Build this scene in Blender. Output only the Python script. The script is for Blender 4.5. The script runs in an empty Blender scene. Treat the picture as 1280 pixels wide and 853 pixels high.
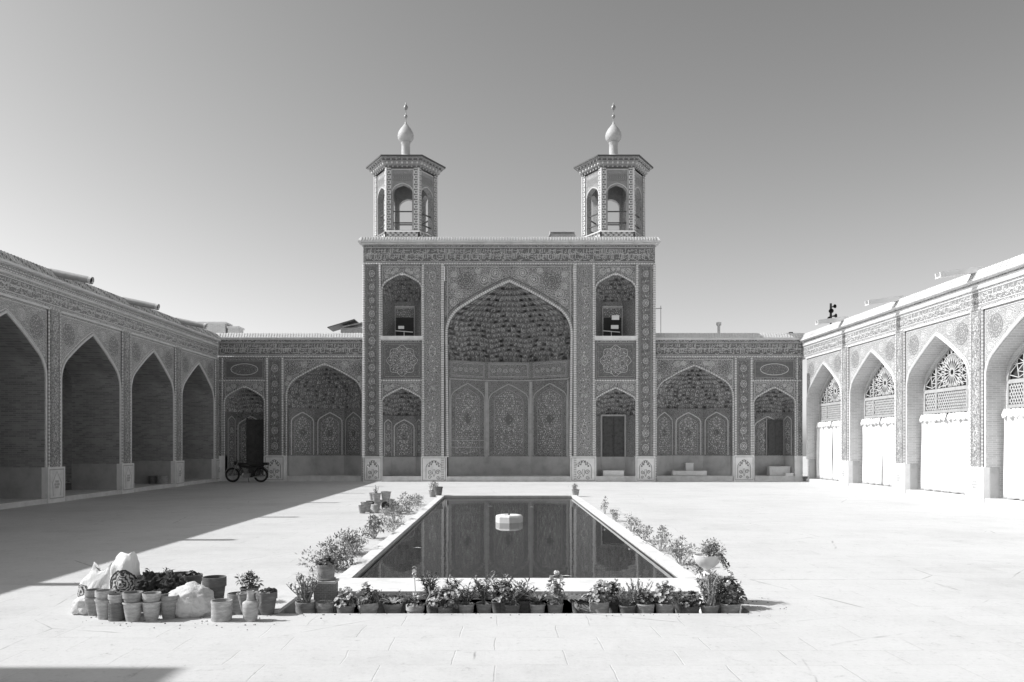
import bpy, math, random
from mathutils import Vector, Matrix, noise
PI=math.pi; R=math.radians
rnd=random.Random(7)
SC=bpy.context.scene
COL=SC.collection
F=1000.0; HX=627.0; HY=556.0; CH=1.76
def X(px,d): return (px-HX)*d/F
def Z(py,d): return CH+(HY-py)*d/F
# ------------------------------------------------------------------ materials
class N:
    def __init__(s,name):
        s.mat=bpy.data.materials.new(name); s.mat.use_nodes=True
        s.t=s.mat.node_tree; s.b=s.t.nodes['Principled BSDF']
        s.tc=s.t.nodes.new('ShaderNodeTexCoord')
    def n(s,typ,**k):
        x=s.t.nodes.new('ShaderNode'+typ)
        for a,b in k.items():
            if a in x.inputs: x.inputs[a].default_value=b
            else: setattr(x,a,b)
        return x
    def l(s,a,b): s.t.links.new(a,b)
    def math(s,op,a,b=None,clamp=False):
        x=s.t.nodes.new('ShaderNodeMath'); x.operation=op; x.use_clamp=clamp
        for i,v in enumerate((a,b)):
            if v is None: continue
            if isinstance(v,(int,float)): x.inputs[i].default_value=v
            else: s.l(v,x.inputs[i])
        return x.outputs[0]
    def ramp(s,fac,stops):
        x=s.t.nodes.new('ShaderNodeValToRGB'); e=x.color_ramp.elements
        while len(e)<len(stops): e.new(.5)
        for q,(p,c) in zip(e,stops): q.position=p; q.color=(c,c,c,1)
        s.l(fac,x.inputs[0]); return x.outputs[0]
    def vec(s,kind='obj'):
        if kind=='obj': return s.tc.outputs['Object']
        sp=s.n('SeparateXYZ'); s.l(s.tc.outputs['Object'],sp.inputs[0])
        c=s.n('CombineXYZ')
        s.l(s.math('ADD',sp.outputs[0],sp.outputs[1]),c.inputs[0]); s.l(sp.outputs[2],c.inputs[1])
        return c.outputs[0]
    def col(s,sock): s.l(sock,s.b.inputs['Base Color'])
    def bump(s,sock,st=.3,dist=.02):
        x=s.n('Bump',Strength=st,Distance=dist); s.l(sock,x.inputs['Height']); s.l(x.outputs[0],s.b.inputs['Normal'])
def noise_n(s,scale,detail=4,rough=.6,v=None,dist=0):
    x=s.n('TexNoise',Scale=scale,Detail=detail,Roughness=rough,Distortion=dist); s.l(v or s.vec(),x.inputs['Vector']); return x.outputs['Fac']
def M_plain(name,val,var=.12,scale=6,rough=.75,bump=.15,metal=0,spec=.3):
    s=N(name); s.b.inputs['Roughness'].default_value=rough; s.b.inputs['Metallic'].default_value=metal
    s.b.inputs['Specular IOR Level'].default_value=spec
    f=noise_n(s,scale,6,.65)
    s.col(s.ramp(f,[(.25,val*(1-var*1.6)),(.5,val),(.75,min(.95,val*(1+var)))]))
    if bump: s.bump(noise_n(s,scale*8,3),bump,.01)
    return s.mat
def M_tile(name,dark,light,sc=9.0,rough=.35):
    s=N(name); s.b.inputs['Roughness'].default_value=rough; s.b.inputs['Specular IOR Level'].default_value=.3
    v=s.n('TexVoronoi',Scale=sc,Randomness=.55); s.l(s.vec(),v.inputs['Vector'])
    rings=s.math('SINE',s.math('MULTIPLY',v.outputs['Distance'],22.0))
    f2=noise_n(s,sc*4.2,2,.5,dist=1.5)
    a=s.math('ADD',s.math('MULTIPLY',rings,.22),f2)
    big=noise_n(s,.9,5,.6)
    a=s.math('ADD',a,s.math('MULTIPLY',s.math('SUBTRACT',big,.5),.35))
    s.col(s.ramp(a,[(.36,dark),(.5,dark*.7+light*.3),(.66,light)]))
    s.bump(f2,.12,.01)
    return s.mat
def M_brick(name,c1,c2,mort,bw=.24,bh=.062,ms=.008,rough=.85,bump=.35,big=.25):
    s=N(name); s.b.inputs['Roughness'].default_value=rough; s.b.inputs['Specular IOR Level'].default_value=.2
    b=s.n('TexBrick',Scale=1.0); b.inputs['Brick Width'].default_value=bw; b.inputs['Row Height'].default_value=bh
    b.inputs['Mortar Size'].default_value=ms; b.inputs['Mortar Smooth'].default_value=.3
    b.inputs['Color1'].default_value=(c1,c1,c1,1); b.inputs['Color2'].default_value=(c2,c2,c2,1); b.inputs['Mortar'].default_value=(mort,mort,mort,1)
    s.l(s.vec('xz'),b.inputs['Vector'])
    g=noise_n(s,1.3,6,.65); g=s.ramp(g,[(.3,1-big),(.7,1.0)])
    mx=s.n('Mix',data_type='RGBA',blend_type='MULTIPLY'); mx.inputs[0].default_value=1
    s.l(b.outputs['Color'],mx.inputs[6]); s.l(g,mx.inputs[7]); s.col(mx.outputs[2])
    s.bump(b.outputs['Fac'],-bump,.01)
    return s.mat
M={}
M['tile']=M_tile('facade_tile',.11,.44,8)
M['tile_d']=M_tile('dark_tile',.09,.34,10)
M['muq']=M_tile('vault_tile',.11,.37,14)
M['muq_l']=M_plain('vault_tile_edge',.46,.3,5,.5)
M['muq_shade']=M_tile('vault_hollow_shade',.07,.22,16)  # darker colour paints shade into the hollows of the deep cells
M['bag']=M_plain('crumpled_plastic',.62,.12,5,.55,1.0)
M['orn']=M_plain('ornament_glaze',.58,.2,11,.4,.1)
M['orn2']=M_plain('ornament_glaze_mid',.36,.2,11,.4,.1)
M['dark']=M_plain('dark_glaze',.145,.25,9,.35,.1)
M['tileA']=M_tile('arcade_tile',.24,.58,7)
M['ornA']=M_plain('arcade_ornament_glaze',.66,.08,9,.4,.1)
M['darkA']=M_plain('arcade_ground_glaze',.24,.2,9,.4,.1)
M['rope_l']=M_plain('rope_brick_light',.66,.12,5,.6,.2)
M['rope_d']=M_plain('rope_brick_dark',.42,.15,5,.6,.2)
M['marble']=M_plain('plinth_marble',.42,.18,1.6,.5,.1)
M['marble_w']=M_plain('pale_marble',.76,.12,2.5,.55,.2)
M['marble_c']=M_plain('carved_hollow_shade',.22,.25,7,.7,.3)
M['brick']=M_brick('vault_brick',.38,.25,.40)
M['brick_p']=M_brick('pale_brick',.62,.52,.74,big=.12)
M['brick_c']=M_brick('coping_brick',.80,.60,.30,bw=.13,bh=.6,ms=.018,big=.25)
M['plaster']=M_plain('roof_plaster',.70,.12,1.2,.9,.3)
M['stone']=M_plain('pale_stone',.62,.14,3,.8,.4)
M['wood']=M_plain('dark_wood',.085,.3,8,.6,.3)
M['frame']=M_plain('window_wood',.40,.12,6,.6,.2)
M['frame_l']=M_plain('lattice_wood',.58,.1,6,.6,.2)
M['void']=M_plain('dark_interior',.05,.2,2,.9,0)
M['glass']=M_plain('window_glass',.05,.3,3,.12,0,spec=.5)
M['black']=M_plain('black_metal',.035,.2,8,.4,0,.3)
M['rubber']=M_plain('tyre_rubber',.03,.2,20,.9,.2)
M['chrome']=M_plain('chrome',.6,.05,8,.2,0,1)
M['tin']=M_plain('weathered_tin',.28,.2,6,.5,.1,.5)
M['white']=M_plain('white_paint',.8,.05,6,.5,0)
M['bulb']=M_plain('turret_plaster',.45,.1,4,.6,.1)
M['cloth']=M_plain('white_canvas',.74,.08,3,.9,.5)
M['soil']=M_plain('dark_soil',.06,.4,30,.95,.8)
M['twig']=M_plain('twig_bark',.22,.3,20,.9,.2)
M['twig_l']=M_plain('pale_stem',.42,.2,20,.8,.1)
def M_leaf(name,val):
    s=N(name); s.b.inputs['Roughness'].default_value=.5
    f=noise_n(s,45,2,.5); s.col(s.ramp(f,[(.3,val*.5),(.5,val),(.7,min(.9,val*1.6))]))
    return s.mat
M['leaf_d']=M_leaf('leaf_dark',.10); M['leaf_m']=M_leaf('leaf_mid',.18); M['leaf_l']=M_leaf('leaf_pale',.32)
M['flower']=M_plain('petals',.72,.1,40,.7,0)
def M_terra(name,val):
    s=N(name); s.b.inputs['Roughness'].default_value=.85
    mp=s.n('Mapping'); mp.inputs['Scale'].default_value=(1,1,3.5); s.l(s.vec(),mp.inputs[0])
    f=noise_n(s,9,6,.7,mp.outputs[0]); s.col(s.ramp(f,[(.3,val*.62),(.5,val),(.68,min(.8,val*1.45))]))
    s.bump(noise_n(s,70,3),.2,.004); return s.mat
M['terra']=M_terra('terracotta',.28); M['terra_l']=M_terra('pale_terracotta',.40); M['terra_d']=M_terra('dark_terracotta',.15)
# paving
def M_paving():
    s=N('courtyard_paving'); s.b.inputs['Roughness'].default_value=.75; s.b.inputs['Specular IOR Level'].default_value=.2
    wn=s.n('TexNoise',Scale=1.1,Detail=3); s.l(s.vec(),wn.inputs['Vector'])
    mv=s.n('VectorMath',operation='MULTIPLY_ADD'); s.l(wn.outputs['Color'],mv.inputs[0]); mv.inputs[1].default_value=(.10,.10,0); s.l(s.vec(),mv.inputs[2])
    def br(w,h,ms,off):
        b=s.n('TexBrick',Scale=1.0); b.offset=off
        b.inputs['Brick Width'].default_value=w; b.inputs['Row Height'].default_value=h; b.inputs['Mortar Size'].default_value=ms; b.inputs['Mortar Smooth'].default_value=.6
        b.inputs['Color1'].default_value=(1,1,1,1); b.inputs['Color2'].default_value=(.90,.90,.90,1); b.inputs['Mortar'].default_value=(.70,.70,.70,1)
        s.l(mv.outputs[0],b.inputs['Vector']); return b
    b=br(.92,.46,.007,.37)
    jn=s.ramp(noise_n(s,1.1,6,.8),[(.42,0.1),(.64,.9)])      # joints open only here and there
    f=noise_n(s,.35,8,.7); st=s.ramp(f,[(.25,.52),(.5,.61),(.75,.65)])
    fs=noise_n(s,22,5,.75); fs=s.ramp(fs,[(.25,.70),(.42,.97),(.7,1.03)])
    pit=noise_n(s,5,8,.8,dist=.6); pit=s.ramp(pit,[(.32,.70),(.41,.98),(.8,1.03)])
    mx0=s.n('Mix',data_type='RGBA'); s.l(jn,mx0.inputs[0]); mx0.inputs[6].default_value=(1,1,1,1); s.l(b.outputs['Color'],mx0.inputs[7])
    cur=st
    for o in (mx0.outputs[2],fs,pit):
        m=s.n('Mix',data_type='RGBA',blend_type='MULTIPLY'); m.inputs[0].default_value=1; s.l(cur,m.inputs[6]); s.l(o,m.inputs[7]); cur=m.outputs[2]
    # long cracks
    v=s.n('TexVoronoi',Scale=.34,feature='DISTANCE_TO_EDGE'); s.l(mv.outputs[0],v.inputs['Vector'])
    c=s.ramp(v.outputs['Distance'],[(0,.45),(.004,1),(1,1)])
    cm=s.ramp(noise_n(s,.7,4,.7),[(.5,0),(.6,1)])
    mx=s.n('Mix',data_type='RGBA',blend_type='MULTIPLY'); s.l(cm,mx.inputs[0]); s.l(cur,mx.inputs[6]); s.l(c,mx.inputs[7])
    s.col(mx.outputs[2]); 
    h=s.math('ADD',s.math('MULTIPLY',b.outputs['Fac'],-1.0),noise_n(s,3.5,8,.7))
    s.bump(h,.35,.015)
    return s.mat
M['paving']=M_paving()
M['speckle']=M_plain('speckled_stone',.20,.9,28,.9,.6)
M['turret_tile']=M_tile('turret_tile',.17,.40,9)
def M_water():
    s=N('pool_water'); b=s.b; b.inputs['Base Color'].default_value=(.035,.035,.035,1); b.inputs['Roughness'].default_value=.025
    b.inputs['IOR'].default_value=1.4; b.inputs['Specular IOR Level'].default_value=.62
    mp=s.n('Mapping'); mp.inputs['Scale'].default_value=(1,.5,1); s.l(s.vec(),mp.inputs[0])
    n1=noise_n(s,7,3,.5,mp.outputs[0]); x=s.n('Bump',Strength=.045,Distance=.02); s.l(n1,x.inputs['Height']); s.l(x.outputs[0],b.inputs['Normal'])
    return s.mat
M['water']=M_water()
def M_print(cx,cz,rad,base=.8):
    s=N('printed_sack'); s.b.inputs['Roughness'].default_value=.7
    mp=s.n('Mapping'); mp.inputs['Location'].default_value=(-cx,0,-cz); s.l(s.vec(),mp.inputs[0])
    sp=s.n('SeparateXYZ'); s.l(mp.outputs[0],sp.inputs[0])
    x2=s.math('MULTIPLY',sp.outputs[0],sp.outputs[0]); z2=s.math('MULTIPLY',sp.outputs[2],sp.outputs[2])
    d=s.math('SQRT',s.math('ADD',x2,z2)); d=s.math('ADD',d,s.math('MULTIPLY',s.math('SUBTRACT',noise_n(s,14,2),.5),.05))
    outside=s.math('GREATER_THAN',d,rad)
    front=s.math('LESS_THAN',sp.outputs[1],0)
    ins=s.math('MULTIPLY',s.math('SUBTRACT',1,outside),front)
    rim=s.math('GREATER_THAN',d,rad*.86)
    v=s.n('TexWave',wave_type='RINGS',rings_direction='Y',Scale=9,Distortion=9,Detail=2); v.inputs['Detail Scale'].default_value=2.2; s.l(mp.outputs[0],v.inputs['Vector'])
    
    pat=s.ramp(v.outputs['Fac'],[(.3,.05),(.6,.45),(1,.6)])
    m1=s.n('Mix',data_type='RGBA'); s.l(rim,m1.inputs[0]); s.l(pat,m1.inputs[6]); m1.inputs[7].default_value=(.05,.05,.05,1)
    m2=s.n('Mix',data_type='RGBA'); s.l(ins,m2.inputs[0]); m2.inputs[6].default_value=(base,base,base,1); s.l(m1.outputs[2],m2.inputs[7])
    s.col(m2.outputs[2])
    m3=s.n('Mapping'); m3.inputs['Scale'].default_value=(1,1,.35); m3.inputs['Rotation'].default_value=(0,.3,0); s.l(s.vec(),m3.inputs[0])
    s.bump(noise_n(s,10,3,.5,m3.outputs[0],1.2),.6,.04); return s.mat
# ------------------------------------------------------------------ mesh builder
class MB:
    def __init__(s): s.v=[]; s.f=[]; s.m=[]; s.sm=[]
    def add(s,vs,fs,m=0,smooth=False):
        o=len(s.v); s.v+= [tuple(p) for p in vs]
        for f in fs: s.f.append([i+o for i in f]); s.m.append(m); s.sm.append(smooth)
    def quad(s,a,b,c,d,m=0): s.add([a,b,c,d],[(0,1,2,3)],m)
    def box(s,x0,x1,y0,y1,z0,z1,m=0):
        v=[(x,y,z) for x in (x0,x1) for y in (y0,y1) for z in (z0,z1)]
        s.add(v,[(0,1,3,2),(4,6,7,5),(0,4,5,1),(2,3,7,6),(0,2,6,4),(1,5,7,3)],m)
    def bar(s,a,b,w,h,m=0,up=(0,0,1)):
        a=Vector(a); b=Vector(b); d=(b-a).normalized(); u=Vector(up)
        if abs(d.dot(u))>.98: u=Vector((0,1,0))
        r=d.cross(u).normalized(); u=r.cross(d).normalized()
        v=[p+r*sx*w/2+u*sz*h/2 for p in (a,b) for sx,sz in ((-1,-1),(1,-1),(1,1),(-1,1))]
        s.add(v,[(0,1,2,3),(7,6,5,4),(0,4,5,1),(1,5,6,2),(2,6,7,3),(3,7,4,0)],m)
    def tube(s,pts,r,m=0,m2=None,n=6,cap=True):
        pts=[Vector(p) for p in pts]; k=len(pts)
        rr=r if isinstance(r,(list,tuple)) else [r]*k
        rings=[]; prev=None
        for i,p in enumerate(pts):
            t=(pts[min(i+1,k-1)]-pts[max(i-1,0)])
            if t.length<1e-9: t=Vector((0,0,1))
            t.normalize()
            if prev is None:
                u=Vector((0,1,0)) if abs(t.y)<.9 else Vector((1,0,0))
            else: u=prev
            u=(u-t*u.dot(t)); 
            if u.length<1e-6: u=t.orthogonal()
            u.normalize(); prev=u; w=t.cross(u)
            rings.append([p+(u*math.cos(2*PI*j/n)+w*math.sin(2*PI*j/n))*rr[i] for j in range(n)])
        o=len(s.v)
        for q in rings: s.v+=[tuple(p) for p in q]
        for i in range(k-1):
            mm=m if (m2 is None or i%2==0) else m2
            for j in range(n):
                a=o+i*n+j; b=o+i*n+(j+1)%n
                s.f.append([a,b,b+n,a+n]); s.m.append(mm); s.sm.append(True)
        if cap:
            s.f.append([o+j for j in range(n)][::-1]); s.m.append(m); s.sm.append(False)
            s.f.append([o+(k-1)*n+j for j in range(n)]); s.m.append(m); s.sm.append(False)
    def lathe(s,prof,c=(0,0,0),m=0,n=20,jit=0):
        o=len(s.v); ms=m if isinstance(m,(list,tuple)) else [m]*len(prof)
        for r_,z in prof:
            for j in range(n):
                a=2*PI*j/n; s.v.append((c[0]+r_*math.cos(a),c[1]+r_*math.sin(a),c[2]+z))
        for i in range(len(prof)-1):
            for j in range(n):
                a=o+i*n+j; b=o+i*n+(j+1)%n
                s.f.append([a,b,b+n,a+n]); s.m.append(ms[i]); s.sm.append(True)
    def xf(s,mat):
        s.v=[tuple(mat@Vector(p)) for p in s.v]; return s
    def merge(s,o,mat=None,mo=0):
        k=len(s.v); s.v+= [tuple(mat@Vector(p)) for p in o.v] if mat else o.v
        s.f+=[[i+k for i in f] for f in o.f]; s.m+=[a+mo for a in o.m]; s.sm+=o.sm
    def build(s,name,mats,parent=None,off=None):
        me=bpy.data.meshes.new(name)
        vs=s.v if off is None else [(a-off[0],b-off[1],c-off[2]) for a,b,c in s.v]
        me.from_pydata(vs,[],s.f)
        if not isinstance(mats,(list,tuple)): mats=[mats]
        for q in mats: me.materials.append(M[q] if isinstance(q,str) else q)
        me.polygons.foreach_set('material_index',s.m)
        me.polygons.foreach_set('use_smooth',s.sm)
        me.update()
        if any(s.sm): me.set_sharp_from_angle(angle=R(50))
        o=bpy.data.objects.new(name,me); COL.objects.link(o)
        if parent: o.parent=parent
        return o
def tag(o,label=None,cat=None,group=None,kind=None):
    if label: o['label']=label
    if cat: o['category']=cat
    if group: o['group']=group
    if kind: o['kind']=kind
    return o
def thing(name,label,cat,loc=(0,0,0),rz=0,group=None):
    o=bpy.data.objects.new(name,None); COL.objects.link(o); o.location=loc; o.rotation_euler=(0,0,rz); o.empty_display_size=.1
    return tag(o,label,cat,group)
def struct(mb,name,mats): return tag(mb.build(name,mats),kind='structure')
def dup(o,parent,dx=0,dy=0,dz=0):
    c=o.copy(); COL.objects.link(c); c.parent=parent; c.location=(o.location[0]+dx,o.location[1]+dy,o.location[2]+dz)
    for ch in list(o.children): dup(ch,c)
    return c
# ------------------------------------------------------------------ arches and ornament
def arch(cx,a,zs,rise,cot=.55,n=18):
    th=math.atan(1/cot); r1=(rise-a*cot)/(math.sin(th)-math.cos(th)*(1-math.cos(th))/math.sin(th)); r1=max(.02,min(r1,a*.98))
    h=[]
    for i in range(n//2+1):
        t=th*i/(n//2); h.append((a-r1+r1*math.cos(t),zs+r1*math.sin(t)))
    x0,z0=h[-1]; m=max(3,n//2)
    for i in range(1,m+1):
        t=i/m; x=x0*(1-t); z=z0+(zs+rise-z0)*t+ .02*a*math.sin(PI*t)
        h.append((x,z))
    right=[(cx+x,z) for x,z in h]; left=[(cx-x,z) for x,z in h]
    return left+right[::-1][1:]
def arch_half(pts,cx,z,a):
    L=[(abs(x-cx),zz) for x,zz in pts if x<=cx+1e-6]
    if z<=L[0][1]: return a
    for (xa,za),(xb,zb) in zip(L,L[1:]):
        if za<=z<=zb: return xa+(xb-xa)*(z-za)/max(1e-6,zb-za)
    return 0.0
def arch_z(pts,x):
    for (xa,za),(xb,zb) in zip(pts,pts[1:]):
        if xa<=x<=xb: return za+(zb-za)*(x-xa)/max(1e-6,xb-xa)
    return None
def wall_arch(mb,x0,x1,z0,z1,pts,y=0,m=0):
    xl,xr=pts[0][0],pts[-1][0]
    if xl>x0+1e-4: mb.quad((x0,y,z0),(xl,y,z0),(xl,y,z1),(x0,y,z1),m)
    if x1>xr+1e-4: mb.quad((xr,y,z0),(x1,y,z0),(x1,y,z1),(xr,y,z1),m)
    for (xa,za),(xb,zb) in zip(pts,pts[1:]):
        mb.quad((xa,y,za),(xb,y,zb),(xb,y,z1),(xa,y,z1),m)
def intrados(mb,pts,z0,y0,y1,m=0):
    P=[(pts[0][0],z0)]+list(pts)+[(pts[-1][0],z0)]
    for (xa,za),(xb,zb) in zip(P,P[1:]):
        mb.quad((xa,y0,za),(xa,y1,za),(xb,y1,zb),(xb,y0,zb),m)
def resample(pts,seg):
    out=[Vector(pts[0])]; 
    for a,b in zip(pts,pts[1:]):
        a=Vector(a); b=Vector(b); n=max(1,int(round((b-a).length/seg)))
        for i in range(1,n+1): out.append(a.lerp(b,i/n))
    return out
def rope(mb,xz,y,r,m,m2,seg=.06,n=6):
    mb.tube(resample([(x,y,z) for x,z in xz],seg),r,m,m2,n)
def offset_arch(pts,cx,d):
    out=[]
    for i,(x,z) in enumerate(pts):
        a=pts[max(0,i-1)]; b=pts[min(len(pts)-1,i+1)]
        tx,tz=b[0]-a[0],b[1]-a[1]; l=math.hypot(tx,tz) or 1
        out.append((x-tz/l*d,z+tx/l*d))
    return out
class Pl:
    def __init__(s,mb,o=(0,0,0),ux=(1,0,0),n=(0,-1,0)):
        s.mb=mb; s.o=Vector(o); s.ux=Vector(ux).normalized(); s.n=Vector(n).normalized()
    def P(s,u,v,off): return s.o+s.ux*u+Vector((0,0,v))+s.n*off
    def ribbon(s,pts,w,m,off=.004,closed=False):
        k=len(pts); L=[];Rr=[]
        for i in range(k):
            if closed: a=pts[i-1]; b=pts[(i+1)%k]
            else: a=pts[max(0,i-1)]; b=pts[min(k-1,i+1)]
            tx,tz=b[0]-a[0],b[1]-a[1]; l=math.hypot(tx,tz) or 1; nx,nz=-tz/l*w/2,tx/l*w/2
            L.append(s.P(pts[i][0]+nx,pts[i][1]+nz,off)); Rr.append(s.P(pts[i][0]-nx,pts[i][1]-nz,off))
        fs=[]; rng=k if closed else k-1
        for i in range(rng):
            j=(i+1)%k; fs.append((k+i,k+j,j,i))
        s.mb.add(L+Rr,fs,m)
    def disc(s,u,v,r,m,off=.004,n=7,rz=None):
        a0=rnd.random()*6; rz=rz or r
        s.mb.add([s.P(u+r*math.cos(a0*0+2*PI*i/n),v+rz*math.sin(2*PI*i/n),off) for i in range(n)],[tuple(range(n))],m)
    def ring(s,u,v,r,w,m,off=.004,n=14,rz=None):
        rz=rz or r
        s.ribbon([(u+r*math.cos(2*PI*i/n),v+rz*math.sin(2*PI*i/n)) for i in range(n)],w,m,off,True)
    def spiral(s,u,v,r,w,m,hand=1,a0=0,turns=1.6,off=.004):
        n=int(12*turns); s.ribbon([(u+r*(1-.8*i/n)*math.cos(a0+hand*2*PI*turns*i/n),v+r*(1-.8*i/n)*math.sin(a0+hand*2*PI*turns*i/n)) for i in range(n+1)],w,m,off)
    def rosette(s,u,v,r,m,pet=8,off=.006,m2=None):
        for i in range(pet):
            a=2*PI*i/pet; s.disc(u+.66*r*math.cos(a),v+.66*r*math.sin(a),r*.30,m,off,6)
        s.disc(u,v,r*.28,m2 if m2 is not None else m,off+.002,7)
    def rect(s,u0,u1,v0,v1,m,off=.003): s.mb.add([s.P(u0,v0,off),s.P(u1,v0,off),s.P(u1,v1,off),s.P(u0,v1,off)],[(0,1,2,3)],m)
    def border(s,u0,u1,v0,v1,w,m,off=.005):
        s.rect(u0,u1,v0,v0+w,m,off); s.rect(u0,u1,v1-w,v1,m,off); s.rect(u0,u0+w,v0+w,v1-w,m,off); s.rect(u1-w,u1,v0+w,v1-w,m,off)
    def dots(s,u0,u1,v0,v1,sp,r,m,pred=None,off=.004,keep=.8):
        u=u0
        nu=max(1,int((u1-u0)/sp)); nv=max(1,int((v1-v0)/sp))
        for i in range(nu+1):
            for j in range(nv+1):
                if rnd.random()>keep: continue
                a=u0+(i+.5*(j%2))*sp+rnd.uniform(-.25,.25)*sp; b=v0+j*sp+rnd.uniform(-.25,.25)*sp
                if a<u0 or a>u1 or b<v0 or b>v1 or (pred and not pred(a,b)): continue
                s.disc(a,b,r*rnd.uniform(.6,1.3),m,off,5)
    def script(s,u0,u1,v0,v1,m,off=.006,k=1.0):
        h=v1-v0; u=u0; rr=rnd
        while u<u1-.05:
            t=rr.random(); w=rr.uniform(.05,.13)*k
            if t<.5:
                x=u+rr.uniform(-.01,.02); top=v1-h*rr.uniform(.03,.18); b=v0+h*rr.uniform(.2,.45)
                s.ribbon([(x+.015,top),(x,top-h*.3),(x-.01,b)],.026*k,m,off)
                if rr.random()<.5: s.ribbon([(x-.01,b),(x+w*.5,b-h*.07),(x+w,b+h*.03)],.026*k,m,off)
            elif t<.8:
                c=u+w*.7; b=v0+h*rr.uniform(.15,.45); q=rr.uniform(.6,1.1)*w
                s.ribbon([(c+q*math.cos(a),b+q*.75*math.sin(a)) for a in [PI*1.05+PI*.95*i/6 for i in range(7)]],.028*k,m,off)
                s.disc(c,b+h*.28,.018*k,m,off,4)
            else:
                b=v0+h*rr.uniform(.5,.75); s.ribbon([(u-.06,b+.02),(u+.05,b-.01),(u+.15,b+.03)],.022*k,m,off)
            if rr.random()<.4: s.disc(u+rr.random()*w,v0+h*rr.uniform(.1,.9),.015*k,m,off,4)
            u+=w*rr.uniform(.55,.95)
    def vine(s,u0,v0,v1,amp,per,w,m,off=.005,flower=True):
        n=int((v1-v0)/per*10); 
        s.ribbon([(u0+amp*math.sin(2*PI*(v1-v0)/per*i/n),v0+(v1-v0)*i/n) for i in range(n+1)],w,m,off)
        q=int((v1-v0)/per*2)
        for i in range(q):
            v=v0+per*(.25+.5*i); sg=1 if i%2==0 else -1
            if v<v1-.05: s.spiral(u0-sg*amp*.35,v,amp*.8,w,m,sg,0,1.3,off)
def cart_strip(pl,x0,x1,z0,z1,ml,mm,md,rich=1):
    """pilaster panel: borders and a column of linked blossoms on a winding stem"""
    w=x1-x0; c=(x0+x1)/2
    if rich==1: pl.rect(x0,x1,z0,z1,md,.003)
    pl.border(x0+.01,x1-.01,z0+.01,z1-.01,.018,mm,.006)
    pl.border(x0+.06,x1-.06,z0+.06,z1-.06,.012,mm,.006)
    pitch=w*1.15; n=max(1,int(round((z1-z0-.15)/pitch))); pitch=(z1-z0-.15)/n
    pl.vine(c,z0+.1,z1-.1,w*.2,pitch*2,.014,mm,.0065)
    for i in range(n):
        z=z0+.075+pitch*(i+.5); r=w*rnd.uniform(.17,.22)
        if rich>1:
            for q in range(10): pl.disc(c+rnd.gauss(0,w*.13),z+rnd.gauss(0,pitch*.2),w*rnd.uniform(.025,.06),ml if q%2 else mm,.008,5)
            if i%4==1: pl.ring(c,z,w*.2,.022,ml,.009,10,w*.33)
            elif i%4==3: pl.ribbon([(c-w*.24,z-.1),(c-w*.1,z+.06),(c,z-.02),(c+w*.1,z+.06),(c+w*.24,z-.1)],.022,ml,.009)
        else:
            pl.rosette(c,z,r,mm,6,.008,ml); pl.ring(c,z,r*1.15,.02,ml,.007,10,r*1.3)
        z2=z+pitch/2
        if i<n-1:
            pl.disc(c,z2,w*.05,ml,.008,4,w*.09)
            for sg in (-1,1): pl.spiral(c+sg*w*.2,z2,w*.10,.014,mm,sg,0,1.2,.007)
    pl.dots(x0+.07,x1-.07,z0+.07,z1-.07,.075,.016,mm,None,.0055,.8)
    pl.dots(x0+.07,x1-.07,z0+.07,z1-.07,.13,.016,ml,None,.0058,.5)
def medallion_panel(pl,x0,x1,z0,z1,ml,mm,md,bg=True):
    c=(x0+x1)/2; zc=(z0+z1)/2; r=min(x1-x0,z1-z0)*.38
    if bg: pl.rect(x0,x1,z0,z1,md,.003)
    pl.border(x0+.03,x1-.03,z0+.03,z1-.03,.025,mm,.006); pl.border(x0+.13,x1-.13,z0+.13,z1-.13,.015,mm,.006)
    pl.dots(x0+.04,x1-.04,z0+.04,z1-.04,.1,.018,mm,lambda a,b: math.hypot(a-c,b-zc)>r*1.1,.005,.7)
    N_=16; pl.ribbon([(c+r*(1+.09*math.cos(8*t))*math.cos(t),zc+r*(1+.09*math.cos(8*t))*math.sin(t)) for t in [2*PI*i/48 for i in range(48)]],.018,ml,.008,True)
    pl.ribbon([(c+r*.62*(1+.12*math.cos(8*t+3.14))*math.cos(t),zc+r*.62*(1+.12*math.cos(8*t+3.14))*math.sin(t)) for t in [2*PI*i/48 for i in range(48)]],.02,mm,.008,True)
    for k_,rr in ((16,.82),(8,.45)):
        for i in range(k_):
            t=2*PI*i/k_; pl.disc(c+r*rr*math.cos(t),zc+r*rr*math.sin(t),r*.045,ml,.008,6); pl.spiral(c+r*(rr-.13)*math.cos(t+.2),zc+r*(rr-.13)*math.sin(t+.2),r*.11,.016,mm,1,t,1.2,.007)
    pl.rosette(c,zc,r*.2,mm,8,.009,ml)
    pl.dots(c-r,c+r,zc-r,zc+r,.06,.018,ml,lambda a,b: math.hypot(a-c,b-zc)<r*.98,.0065,.75)
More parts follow.
